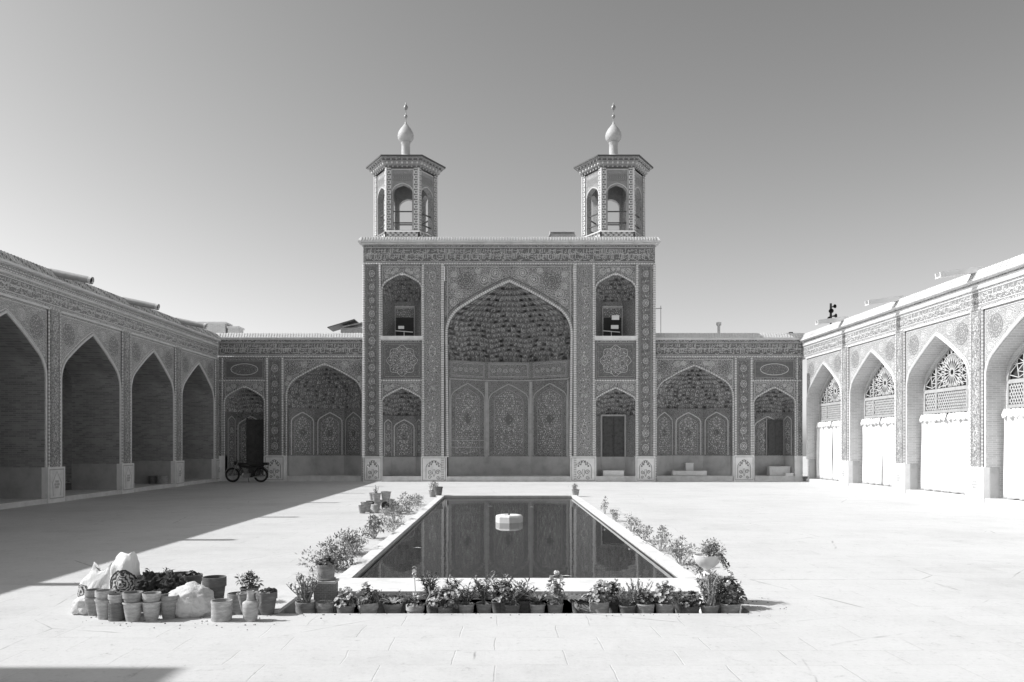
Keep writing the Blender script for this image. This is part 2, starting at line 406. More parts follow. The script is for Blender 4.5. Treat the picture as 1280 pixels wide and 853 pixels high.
def spandrel(pl,x0,x1,z1,pts,ml,mm,md,cx,gap=.2,sc=1.0,zlow=None):
    zlow=zlow if zlow is not None else pts[0][1]
    def ins(a,b,g=0):
        if a<x0+.08+g or a>x1-.08-g or b>z1-.08-g or b<zlow: return False
        za=arch_z(pts,a)
        if za is None: return True
        return b>za+gap*1.25+g*1.3
    r=.26*sc; placed=[]
    tries=0
    for rr in (r*1.5,r,r*.72,r*.5):
        for _ in range(260):
            a=rnd.uniform(x0,cx); b=rnd.uniform(zlow,z1)
            if not ins(a,b,rr*.9): continue
            if any(math.hypot(a-p[0],b-p[1])<(rr+p[2])*1.03 for p in placed): continue
            if cx-a<rr*.4: continue
            placed.append((a,b,rr))
    for (a,b,rr) in placed:
        for sg in (-1,1):
            u=a if sg<0 else 2*cx-a
            if rr>r*1.2:
                pl.disc(u,b,rr*.95,md,.004,9); pl.spiral(u,b,rr*.6,.02,mm,sg,1.0,2.2,.006); pl.ring(u,b,rr*.8,.018,mm,.007,16)
                for q in range(9): t=2*PI*q/9; pl.disc(u+rr*.68*math.cos(t),b+rr*.68*math.sin(t),rr*.09,mm,.007,5)
            else:
                pl.ring(u,b,rr*.92,.018,ml,.006,14); pl.spiral(u,b,rr*.75,.020*sc**.5,ml,-sg,rnd.random()*6,1.9,.006); pl.disc(u,b,rr*.16,ml,.007,6)
    pl.dots(x0+.06,x1-.06,zlow,z1-.06,.09*sc**.5,.017,ml,lambda a,b: ins(a,b),.0055,.62)
    pl.rect(x0+.02,x1-.02,z1-.04,z1-.02,ml,.007); pl.rect(x0+.02,x0+.04,zlow,z1-.04,ml,.007); pl.rect(x1-.04,x1-.02,zlow,z1-.04,ml,.007)
def frieze(pl,x0,x1,z0,z1,ml,mm,md,k=1.0):
    h=z1-z0
    pl.rect(x0,x1,z0,z1,md,.003)
    for zz in (z0+.01,z1-.04): pl.rect(x0,x1,zz,zz+.025,ml,.007)
    pl.dots(x0,x1,z0+.06,z1-.06,.075*k,.013*k,mm,None,.005,.6)
    pl.rect(x0,x1,z0+h*.52,z0+h*.52+.016,ml,.0075)
    pl.script(x0,x1,z0+.05,z0+h*.6,ml,.009,k); pl.script(x0,x1,z0+h*.45,z1-.05,ml,.011,k)
# ------------------------------------------------------------------ muqarnas niche
def poly_param(poly):
    L=[0]
    for a,b in zip(poly,poly[1:]): L.append(L[-1]+math.hypot(b[0]-a[0],b[1]-a[1]))
    T=L[-1]
    def f(s):
        q=min(max(s,0),1)*T
        for i in range(len(poly)-1):
            if q<=L[i+1]+1e-9:
                t=(q-L[i])/(L[i+1]-L[i]); return (poly[i][0]+(poly[i+1][0]-poly[i][0])*t,poly[i][1]+(poly[i+1][1]-poly[i][1])*t)
        return poly[-1]
    return f,T
def muqarnas(mb,cx,a,pts,poly,zm,tiers,cellw,ma=0,mb_=1,mc=2,amp=.11):
    """tiers of small arched cells stepping inwards up to the apex; the cells gather in a few larger shells"""
    f,T=poly_param(poly); zap=max(z for x,z in pts)-.04; dp=max(p[1] for p in poly)
    zs=[zm+(zap-zm)*(k/tiers) for k in range(tiers+1)]
    def scale(z):
        t=(z-zm)/(zap-zm); w=max(.02,arch_half(pts,cx,z,a)/a); return w, max(.03,(1-t**1.7)**.62)
    nu,nv=6,5; lobes=5 if tiers>6 else 3
    for k in range(tiers):
        z0,z1=zs[k],zs[k+1]; s0=scale(z0); s1=scale(z1)
        ln=T*(s0[0]*.5+s0[1]*.5); n=max(3,int(round(ln/cellw)))
        off=.5 if k%2 else 0
        for c in range(-1 if off else 0,n):
            sc_=(c+off+.5)/n; lb_=abs(math.sin(PI*lobes*sc_))
            deep=((c*5+k*3)%7 in (0,3)) and lb_>.25
            star=(k%3==0 and c%2==1)
            grid=[]
            for j in range(nv+1):
                v=j/nv; q=max(0,(v-.35)/.65); q=q*q*(3-2*q)
                sx=s0[0]+(s1[0]-s0[0])*q; sy=s0[1]+(s1[1]-s0[1])*q
                zz=z0+(z1-z0)*v; wx=max(.02,arch_half(pts,cx,zz,a)/a); row=[]
                for i in range(nu+1):
                    u=i/nu; s=min(max((c+off+u)/n,0),1)
                    px,py=f(s); e=min(1,min(s,1-s)*8); sxx=wx+(sx-wx)*e; x=px*sxx; y=py*sy
                    prof=max(0,1-abs(2*u-1)**2.2-(v**2.6))
                    A=amp*(1.8 if deep else 1)*min(1,min(s,1-s)*14+.12)
                    lb=abs(math.sin(PI*lobes*s))*(1-(k+v)/tiers)*amp*2.4*e
                    x+=(A*prof+lb)*px/a*.8; y+=(A*prof+lb)*(.35+.65*py/dp)
                    row.append((cx+x,max(.002,y),zz+(abs(math.sin(PI*lobes*s))-.5)*(z1-z0)*.9*e*(1-(k+v)/tiers)*min(1,(k+v)*.7)))
                grid.append(row)
            o=len(mb.v)
            for row in grid: mb.v+=row
            for j in range(nv):
                for i in range(nu):
                    p=o+j*(nu+1)+i; ci=abs(i-2.5)
                    outline=(j==3 and ci<1) or (j in (1,2) and 1<ci<2) and not deep
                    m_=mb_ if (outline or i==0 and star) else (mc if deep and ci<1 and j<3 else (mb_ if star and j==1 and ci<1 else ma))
                    mb.f.append([p,p+1,p+nu+2,p+nu+1]); mb.m.append(m_); mb.sm.append(False)
def niche(par,name,cx,a,z0,pts,poly,zm,tiers,cellw,zpl,panels=True,ops=None,label=None,amp=.11,band=False,zfloor=None,mats=None):
    mats=mats or ['muq','muq_l','muq_shade']
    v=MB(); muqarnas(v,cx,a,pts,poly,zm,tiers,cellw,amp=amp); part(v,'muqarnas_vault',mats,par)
    w=MB(); ml,mm,md=1,2,3
    P=[(cx+x,y) for x,y in poly]
    for (xa,ya),(xb,yb) in zip(P,P[1:]):
        w.quad((xa,ya,z0),(xb,yb,z0),(xb,yb,zm),(xa,ya,zm),0)
        L=math.hypot(xb-xa,yb-ya)
        if L>.5:
            n=Vector(((yb-ya),-(xb-xa),0)).normalized(); 
            if n.y>0: n=-n
            pl=Pl(w,(xa,ya,0),(xb-xa,yb-ya,0),n)
            if band and xa<cx-1.2 and L>1.5:
                for q_ in (.45,.78): pl.rect(.12,L-.12,zpl+q_,zpl+q_+.03,4,.02)
                for q_ in (.5,1.1): pl.rect(q_,q_+.025,zpl+.45,zpl+.8,4,.021)
            if panels:
                b=zpl; t=zm-(1.0 if band else .08)
                if band:
                    pl.border(.10,L-.10,t+.18,zm-.06,.03,mm); pl.border(.17,L-.17,t+.25,zm-.13,.015,ml); pl.dots(.2,L-.2,t+.28,zm-.15,.075,.02,mm,None,.006,.8); [pl.spiral(.35+i_*.3,(t+zm)/2+.06,.12,.018,ml,1 if i_%2 else -1,0,1.6,.007) for i_ in range(int((L-.5)/.3))]
                    pl.rect(0,L,t+.03,t+.09,4,.05); 
                    for q in (.0,L-.09): pl.rect(q,q+.09,b,t,4,.02)
                m_=.12*L/1.5 if L<1.5 else .12
                ah=L/2-m_; ap=arch(L/2,ah,t-.12-ah*.85,ah*.85,.55,12)
                pl.ribbon([(m_,b+.04)]+ap+[(L-m_,b+.04)],.05,ml if not band else 4,.012)
                pin=lambda u,vv: (vv<t-.12-ah*.85) or (arch_z(ap,u) is not None and vv<arch_z(ap,u)-.1)
                ip=arch(L/2,ah*.72,t-.22-ah*.8,ah*.62,.55,12)
                pl.ribbon([(L/2-ah*.72,b+.15)]+ip+[(L/2+ah*.72,b+.15)],.025,mm,.01)
                pin2=lambda u,vv: abs(u-L/2)<ah*.68 and ((vv<t-.25-ah*.8) or (arch_z(ip,u) is not None and vv<arch_z(ip,u)-.06))
                pl.dots(m_+.05,L-m_-.05,b+.12,t,.075,.021,mm,pin2,.007,.8); pl.dots(m_+.05,L-m_-.05,b+.12,t,.11,.026,ml,pin2,.008,.75)
                hh=t-b
                for qi_,(q,rr) in enumerate(((.25+rnd.uniform(-.05,.05),.34),(.5,.42),(.74,.26))):
                    (pl.disc(L/2,b+hh*q,ah*rr*.6,3,.009,4 if band else 6,ah*rr*.7) if qi_==1 else None); pl.ring(L/2,b+hh*q,ah*rr,.02,mm,.011,16,ah*rr*1.3)
                    for q2 in range(8): t_=2*PI*q2/8; pl.disc(L/2+ah*rr*1.05*math.cos(t_),b+hh*q+ah*rr*1.35*math.sin(t_),.035,ml,.012,5)
                    for q2 in range(5): pl.disc(L/2+rnd.gauss(0,ah*rr*.35),b+hh*q+rnd.gauss(0,ah*rr*.35),.03,mm,.012,5)
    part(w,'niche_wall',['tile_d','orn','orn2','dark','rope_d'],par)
    # plinth and floor
    p=MB()
    zf=zfloor if zfloor is not None else .2
    for (xa,ya),(xb,yb) in zip(P,P[1:]):
        c=Vector((cx,0)); 
        k_=.992
        A=(cx+(xa-cx)*k_,max(0,ya-.06)); B=(cx+(xb-cx)*k_,max(0,yb-.06))
        if zpl>z0+.05 or zpl>zf:
            p.quad((A[0],A[1],zf),(B[0],B[1],zf),(B[0],B[1],zpl),(A[0],A[1],zpl),0)
            p.quad((A[0],A[1],zpl),(B[0],B[1],zpl),(xb,yb,zpl),(xa,ya,zpl),0)
            nn=max(1,int(math.hypot(xb-xa,yb-ya)/.8))
    part(p,'plinth',['marble'],par)
    fl=MB(); fl.add([(x,y,zf) for x,y in P],[tuple(range(len(P)))],0); part(fl,'floor_slab',['stone'],par)
OFFS={}
def part(mb,name,mats,par,label=None):
    o=mb.build(name,mats,par,OFFS.get(par.name)); 
    if label: o['label']=label
    return o
# ================================================================== SETTING
def make_ground():
    g=MB()
    xs=[-70,-2.32,2.62,80]; ys=[-60,8.34,9.10,120]
    for i in range(3):
        for j in range(3):
            if i==1 and j==1: continue
            if i==1 and j==2:
                for (a,b,c,d) in ((xs[1],PX0-.13,9.10,120),(PX1+.13,xs[2],9.10,120),(PX0-.13,PX1+.13,PY1+.13,120)): g.quad((a,c,0),(b,c,0),(b,d,0),(a,d,0))
                continue
            g.quad((xs[i],ys[j],0),(xs[i+1],ys[j],0),(xs[i+1],ys[j+1],0),(xs[i],ys[j+1],0))
    struct(g,'ground','paving')
    c=MB(); x0,x1,y0,y1,zf=-2.32,2.62,8.34,9.10,-.16
    c.quad((x0,y0,zf),(x1,y0,zf),(x1,y1,zf),(x0,y1,zf))
    c.quad((x0,y0,zf),(x0,y1,zf),(x0,y1,-.001),(x0,y0,-.001)); c.quad((x1,y0,zf),(x1,y0,-.001),(x1,y1,-.001),(x1,y1,zf))
    c.quad((x0,y0,zf),(x0,y0,-.001),(x1,y0,-.001),(x1,y0,zf)); c.quad((x0,y1,zf),(x1,y1,zf),(x1,y1,-.001),(x0,y1,-.001))
    struct(c,'planting_trench','soilish')
M['soilish']=M_plain('trench_stone',.30,.3,5,.9,.5)
PX0,PX1,PY0,PY1=-1.90,2.31,9.97,26.2; CT=.095
make_ground()
k=MB()
def curb(x0,x1,y0,y1):
    k.box(x0,x1,y0,y1,-.16,CT-.05); k.box(x0-.02,x1+.02,y0-.02,y1+.02,CT-.046,CT)
cw=.14
for (a,b,c,d) in ((PX0-cw,PX1+cw,9.10,PY0),(PX0-cw,PX1+cw,PY1,PY1+cw)):
    curb(a,b,c,d)
for (a,b,c,d) in ((PX0-cw,PX0,PY0+.025,PY1-.025),(PX1,PX1+cw,PY0+.025,PY1-.025)): curb(a,b,c,d)
M['curb']=M_plain('curb_stone',.70,.12,4,.75,.3)
struct(k,'pool_curb','curb')
w=MB(); w.quad((PX0,PY0,.015),(PX1,PY0,.015),(PX1,PY1,.015),(PX0,PY1,.015)); struct(w,'water','water')
# fountain stone
f=thing('fountain_stone','white octagonal stone block standing in the middle of the pool','fountain stone',(.17,18.0,-.1))
q=MB(); q.lathe([(.27,0),(.30,.03),(.305,.10),(.305,.24),(.285,.275),(.25,.285),(.12,.285),(.10,.26),(0.0,.25)],(0,0,0),0,8)
q.sm=[False]*len(q.f); q.build('stone_block','marble_w',f)
q=MB(); q.tube([(0,0,.25),(0,0,.31)],.02,0,n=8); q.build('water_nozzle','black',f)
# ================================================================== SIDE ARCADES
BAY=4.67; A_=1.88; ZP=1.08; ST=.15
APTS=arch(0,A_,3.72,1.66,.62,22)
def bay_parts(root,right):
    """local frame: x along wall centred on the bay, y into the wall"""
    T='tileA'
    h=BAY/2; out=[]
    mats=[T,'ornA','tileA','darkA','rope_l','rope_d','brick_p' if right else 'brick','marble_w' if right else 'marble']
    mb=MB()
    pil=.34  # half width of pilaster zone
    # arch panel between pilasters
    wall_arch(mb,-h+pil,h-pil,ZP,5.83,APTS,.04,0)
    for s_ in (-1,1):
        xa,xb=sorted((s_*(h-pil),s_*(h-pil-.0)))
    pl=Pl(mb,(0,.04,0))
    spandrel(pl,-h+pil+.02,h-pil-.02,5.80,APTS,1,2,3,0,.22,1.0,3.9)
    op=offset_arch(APTS,0,.05); rope(mb,[(-A_-.05,ZP)]+op+[(A_+.05,ZP)],.03,.04,4,4,.075)
    pl.ribbon([(-A_-.14,ZP)]+offset_arch(APTS,0,.14)+[(A_+.14,ZP)],.03,1,.006)
    mb.box(-h+pil,h-pil,-.02,.06,5.83,5.90,4)
    out.append(part(mb,'arch_panel',mats,root))
    # pilasters: right half of the left one and left half of the right one are built as one whole strip at +h
    mb=MB(); mb.box(h-.25,h+.25,-.03,.1,ZP,5.83,0); pl=Pl(mb,(h,-.03,0))
    cart_strip(pl,-.24,.24,ZP+.02,5.80,1,3,3,2)
    for s_ in (-1,1):
        rope(mb,[(h+s_*.30,ZP),(h+s_*.30,5.88)],0.0,.033,4,5,.055)
    mb.box(h-pil,h+pil,.06,.12,ZP,5.9,3)
    rope(mb,[(h-.30,5.88),(h+.30,5.88)],0,.045,4,5,.075)
    out.append(part(mb,'pilaster',mats,root))
    # marble pier foot
    mb=MB(); hw=BAY/2-A_
    mb.box(h-hw-.012,h+hw+.012,-.07,.12,-.02,ZP,0); pl=Pl(mb,(h,-.07,0)); pl.border(-hw+.06,hw-.06,.12,ZP-.06,.03,1,.006)
    pl.ribbon([(-.2,.2),(-.24,.6),(0,.95),(.24,.6),(.2,.2)],.03,1,.006); pl.rosette(0,.55,.15,1,6)
    out.append(part(mb,'pier_foot',['marble_w','marble'],root))
    # vault
    mb=MB(); dpt=.62 if right else 1.73
    intr=MB(); intrados(mb,APTS,ST,.04 if right else .04,dpt,0)
    for s_ in (-1,1): mb.box(min(s_*A_,s_*(A_-.03)),max(s_*A_,s_*(A_-.03)),.121,dpt if not right else .40,ST,ZP,1)
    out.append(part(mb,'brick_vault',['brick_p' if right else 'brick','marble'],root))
    # step
    mb=MB(); mb.box(-A_-.01,A_+.01,-.03,dpt,-.02,ST,0)
    out.append(part(mb,'step',['stone'],root))
    # frieze and cornice
    mb=MB(); mb.box(-h,h,0,.3,5.90,6.7,0); pl=Pl(mb,(0,0,0)); frieze(pl,-h,h,5.98,6.42,1,2,3,.85)
    out.append(part(mb,'inscription_frieze',mats,root))
    mb=MB()
    rope(mb,[(-h,6.50),(h,6.50)],-.01,.04,1,1,BAY)
    mb.box(-h,h,-.02,.3,6.55,6.64,0); mb.box(-h,h,.03,.3,6.64,6.70,0); mb.box(-h,h,-.10,.3,6.70,6.72,1)
    rope(mb,[(-h,6.755),(h,6.755)],-.13,.05,1,1,BAY,8)
    # raking coping of upright bricks
    mb.add([(-h,-.12,6.79),(h,-.12,6.79),(h,.0,7.05),(-h,.0,7.05),(-h,.42,7.06),(h,.42,7.06),(-h,.42,6.6),(h,.42,6.6)],[(0,1,2,3)],0)
    for q in range(31): xx=-h+.075+q*.151; mb.bar((xx,-.135,6.80),(xx,-.01,7.045),.05,.03,0)
    mb.add([(-h,.0,7.05),(h,.0,7.05),(h,.42,7.06),(-h,.42,7.06),(-h,.42,6.6),(h,.42,6.6)],[(0,1,2,3),(3,2,5,4)],1)
    out.append(part(mb,'cornice',['brick_c' if not right else 'plaster','plaster'],root))
    return out
def spout(root,x,right):
    mb=MB()
    if right:
        z=6.94
        for (xa_,w_,h_,zo) in ((x,.30,.035,0),(x-.13,.04,.13,.083),(x+.13,.04,.13,.083)): mb.bar((xa_,-1.15,6.86+zo),(xa_,.12,7.04+zo),w_,h_,0)
        mb.box(x-.12,x+.12,-.04,.04,6.85,6.975,0)
        part(mb,'water_spout',['plaster'],root)
    else:
        mb.tube([(x,-1.12,6.76),(x,.12,7.02)],[.105,.11],0,n=12,cap=False)
        mb.tube([(x,-1.11,6.762),(x,.12,7.02)],[.09,.09],1,n=12,cap=False); mb.tube([(x,-1.17,6.75),(x,-1.08,6.77)],[.118,.118],2,n=12,cap=False)
        part(mb,'water_spout',['rope_d','void','plaster'],root)
def arcade(name,label,x,rz,centres,spouts,right,group=None):
    root=thing(name,label,'arcade wall',(x,centres[0],0),rz)
    sg=1 if rz>0 else -1
    parts=bay_parts(root,right)
    for c in centres[1:]:
        for p in parts: dup(p,root,dx=sg*(c-centres[0]))
    for s_ in spouts: spout(root,sg*(s_-centres[0]),right)
    ln0=sorted((sg*(centres[0]-centres[0]+BAY/2),sg*(centres[-1]-centres[0]-BAY/2))); a,b=ln0
    mb=MB(); mb.box(a,b,.42,9,6.4,6.6,0); mb.box(a,b,8.8,9,0,6.4,0)
    part(mb,'roof',['plaster'],root)
    mb=MB()
    if not right:
        mb.quad((a,4.8,ST),(b,4.8,ST),(b,4.8,5.7),(a,4.8,5.7)); mb.quad((a,1.73,5.6),(b,1.73,5.6),(b,4.8,5.6),(a,4.8,5.6)); mb.quad((a,1.6,ST-.005),(b,1.6,ST-.005),(b,4.8,ST-.005),(a,4.8,ST-.005))
        for e in (a,b): mb.quad((e,1.73,0),(e,4.8,0),(e,4.8,5.6),(e,1.73,5.6))
        for i in range(len(centres)+1):
            # rear faces of the piers
            xx=sg*(centres[0]-centres[0])+sg*(BAY/2-BAY*i); mb.quad((xx-.47,1.73,ST),(xx+.47,1.73,ST),(xx+.47,1.73,5.6),(xx-.47,1.73,5.6))
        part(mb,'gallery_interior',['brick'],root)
    return root
CL=[38.4-BAY/2-BAY*i for i in range(7)]
LW=arcade('arcade_wall','long shaded arcade of open dark brick arches with pipe spouts on its roof',-13.63,PI/2,CL,[33.75,29.05,24.35,19.55,14.9,10.2],False)
RW=arcade('arcade_wall','long sunlit arcade with curtained arches and lattice windows',14.48,-PI/2,CL,[33.85,29.2,24.45,19.75,15.1],True)
# windows of the right arcade
def lattice_window(root):
    pts=arch(0,1.72,3.66,1.46,.62,22)
    fr=MB(); y=.56
    wall=MB(); op=APTS
    # brick infill ring between outer arch and window arch
    for (xa,za),(xb,zb),(xc,zc),(xd,zd) in zip(APTS,APTS[1:],pts,pts[1:]): wall.quad((xa,y+.04,za),(xb,y+.04,zb),(xd,y+.04,zd),(xc,y+.04,zc),0)
    for s_ in (-1,1): wall.quad((s_*A_,y+.04,ST),(s_*1.72,y+.04,ST),(s_*1.72,y+.04,3.66),(s_*A_,y+.04,3.72),0)
    fr.box(-1.72,1.72,y-.02,y+.06,3.56,3.68,0); fr.box(-1.72,1.72,y-.02,y+.06,2.84,2.94,0)
    for xx in (-1.68,-.92,.92,1.68): fr.box(xx-.045,xx+.045,y-.03,y+.05,2.94,3.56,0)
    for xx in (-.92,.92):
        zt=arch_z(pts,xx)-.02; fr.box(xx-.04,xx+.04,y-.03,y+.05,3.68,zt,0)
    for (xa,za),(xb,zb) in zip(offset_arch(pts,0,-.03),offset_arch(pts,0,-.03)[1:]): fr.bar((xa,y,za),(xb,y,zb),.08,.07,0,up=(0,1,0))
    lt=MB()
    # lower diamond lattice
    for i in range(-40,60):
        for sg in (-1,1):
            xa=-1.66+i*.115; za=2.95; xb=xa+sg*.36; zb=3.56
            # clip in x
            t0,t1=0,1
            dx=xb-xa
            for lim,side in ((-1.63,1),(1.63,-1)):
                f0=(lim-xa)/dx
                if (xa-lim)*side<0: t0=max(t0,f0) if dx*side>0 else 2
                if (xb-lim)*side<0: t1=min(t1,f0) if dx*side<0 else t1
            if t0<t1: lt.bar((xa+dx*t0,y+.01,za+(zb-za)*t0),(xa+dx*t1,y+.01,za+(zb-za)*t1),.022,.02,0,up=(0,1,0))
    for i in range(-1,16): 
        pass
    # tympanum: star tracery
    def inside(x,z): 
        az=arch_z(pts,x); return az is not None and 3.70<z<az-.06
    def clipbar(a,b,w_=.02):
        n=24; run=None
        for i in range(n+1):
            t=i/n; p=(a[0]+(b[0]-a[0])*t,a[1]+(b[1]-a[1])*t); ok=inside(*p)
            if ok and run is None: run=p
            if (not ok or i==n) and run is not None:
                e=p if ok else prev
                if math.hypot(e[0]-run[0],e[1]-run[1])>.02: lt.bar((run[0],y+.01,run[1]),(e[0],y+.01,e[1]),w_,.02,0,up=(0,1,0))
                run=None
            prev=p
    for cx_,cz_,n_,RR in ((0,4.18,20,(.12,.34,.62,.95,1.3,1.7)),):
        for i in range(n_):
            t=2*PI*i/n_+.05; t2=2*PI*(i+1)/n_+.05; t3=2*PI*(i+2)/n_+.05; th=t+PI/n_
            clipbar((cx_+.1*math.cos(t),cz_+.1*math.sin(t)),(cx_+2.0*math.cos(t),cz_+2.0*math.sin(t)))
            clipbar((cx_+RR[0]*math.cos(t),cz_+RR[0]*math.sin(t)),(cx_+RR[0]*math.cos(t2),cz_+RR[0]*math.sin(t2)),.05)
            for a_,b_ in zip(RR[1:],RR[2:]):
                clipbar((cx_+a_*math.cos(t),cz_+a_*math.sin(t)),(cx_+b_*math.cos(th),cz_+b_*math.sin(th)))
                clipbar((cx_+a_*math.cos(t2),cz_+a_*math.sin(t2)),(cx_+b_*math.cos(th),cz_+b_*math.sin(th)))
            clipbar((cx_+RR[2]*math.cos(t),cz_+RR[2]*math.sin(t)),(cx_+RR[2]*math.cos(t2),cz_+RR[2]*math.sin(t2)))
            clipbar((cx_+RR[4]*math.cos(t),cz_+RR[4]*math.sin(t)),(cx_+RR[4]*math.cos(t2),cz_+RR[4]*math.sin(t2)))
    gl=MB(); P=[(-1.71,2.86)]+list(pts)+[(1.71,2.86)]
    gl.add([(x,y+.07,z) for x,z in P],[tuple(range(len(P)))],0)
    bl=MB(); bl.quad((-1.72,y+.08,ST),(1.72,y+.08,ST),(1.72,y+.08,2.84),(-1.72,y+.08,2.84))
    return wall,fr,lt,gl,bl
wall,fr,lt,gl,bl=lattice_window(RW)
w0=part(wall,'arch_infill',['brick_p'],RW); b0=part(bl,'doorway_back',['void'],RW)
f0=part(fr,'window_frame',['frame'],RW); l0=part(lt,'window_lattice',['frame_l'],f0); g0=part(gl,'glass_pane',['glass'],f0)
for c in CL[1:6]:
    for p in (w0,b0,f0): dup(p,RW,dx=-(c-CL[0]))
# curtains (each hangs in an arch)
def curtain_mb(x0,x1,z0,z1,seed):
    r_=random.Random(seed); mb=MB(); nx,nz=44,14; ph=[r_.random()*6 for _ in range(4)]; g=[]
    for j in range(nz+1):
        row=[]
        for i in range(nx+1):
            u=i/nx; v=j/nz; x=x0+(x1-x0)*u
            y=.030*math.sin(u*19+ph[0]+v*.8)+.018*math.sin(u*41+ph[1])+.012*math.sin(v*5+u*7+ph[2])
            row.append((x,y,z0+(z1-z0)*v+(.012*math.sin(u*23) if j==0 else 0)))
        g+=row
    mb.v=g
    for j in range(nz):
        for i in range(nx): p=j*(nx+1)+i; mb.f.append([p,p+1,p+nx+2,p+nx+1]); mb.m.append(0); mb.sm.append(True)
    return mb
def valance_mb(x0,x1,z1,seed):
    r_=random.Random(seed); mb=MB(); n=int((x1-x0)/.042); vs=[]
    for i in range(n+1):
        u=i/n; x=x0+(x1-x0)*u; sc=abs(math.sin((x-x0)*PI/.29)); y=-.05-.02*math.sin(x*24)
        d=.17+.10*sc; vs+=[(x,y+.03,z1+.015*math.sin(x*31)),(x,y,z1-d*.5),(x,y-.035,z1-d)]
    mb.v=vs
    for i in range(n):
        for k_ in (0,1):
            p=i*3+k_; mb.f.append([p,p+1,p+4,p+3]); mb.m.append(0); mb.sm.append(True)
    return mb
pos=['in the first sunlit arch from the far corner','in the second sunlit arch from the far corner','in the third sunlit arch from the far corner','in the sunlit arch cut by the picture edge','in the sunlit arch nearest the camera']
for bi,c in enumerate(CL[:5]):
    for hi,(xa,xb) in enumerate(((-1.74,-.03),(.0,1.74))):
        # local frame of the right wall: x runs towards the camera
        side='far half' if hi==0 else 'near half'
        t=thing('canvas_curtain',f'white canvas curtain, {side}, {pos[bi]}','curtain',(14.48+.44,c-(xa+xb)/2,ST),-PI/2,'canvas curtains of the sunlit arcade')
        m_=(xa+xb)/2
        a=curtain_mb(xa-m_,xb-m_,0.02,2.62,bi*7+hi).build('curtain_panel','cloth',t)
        b=valance_mb(xa-m_,xb-m_,2.66,bi*3+hi).build('scalloped_valance','cloth',t)
        for o in (a,b): s_=o.modifiers.new('thickness','SOLIDIFY'); s_.thickness=.008
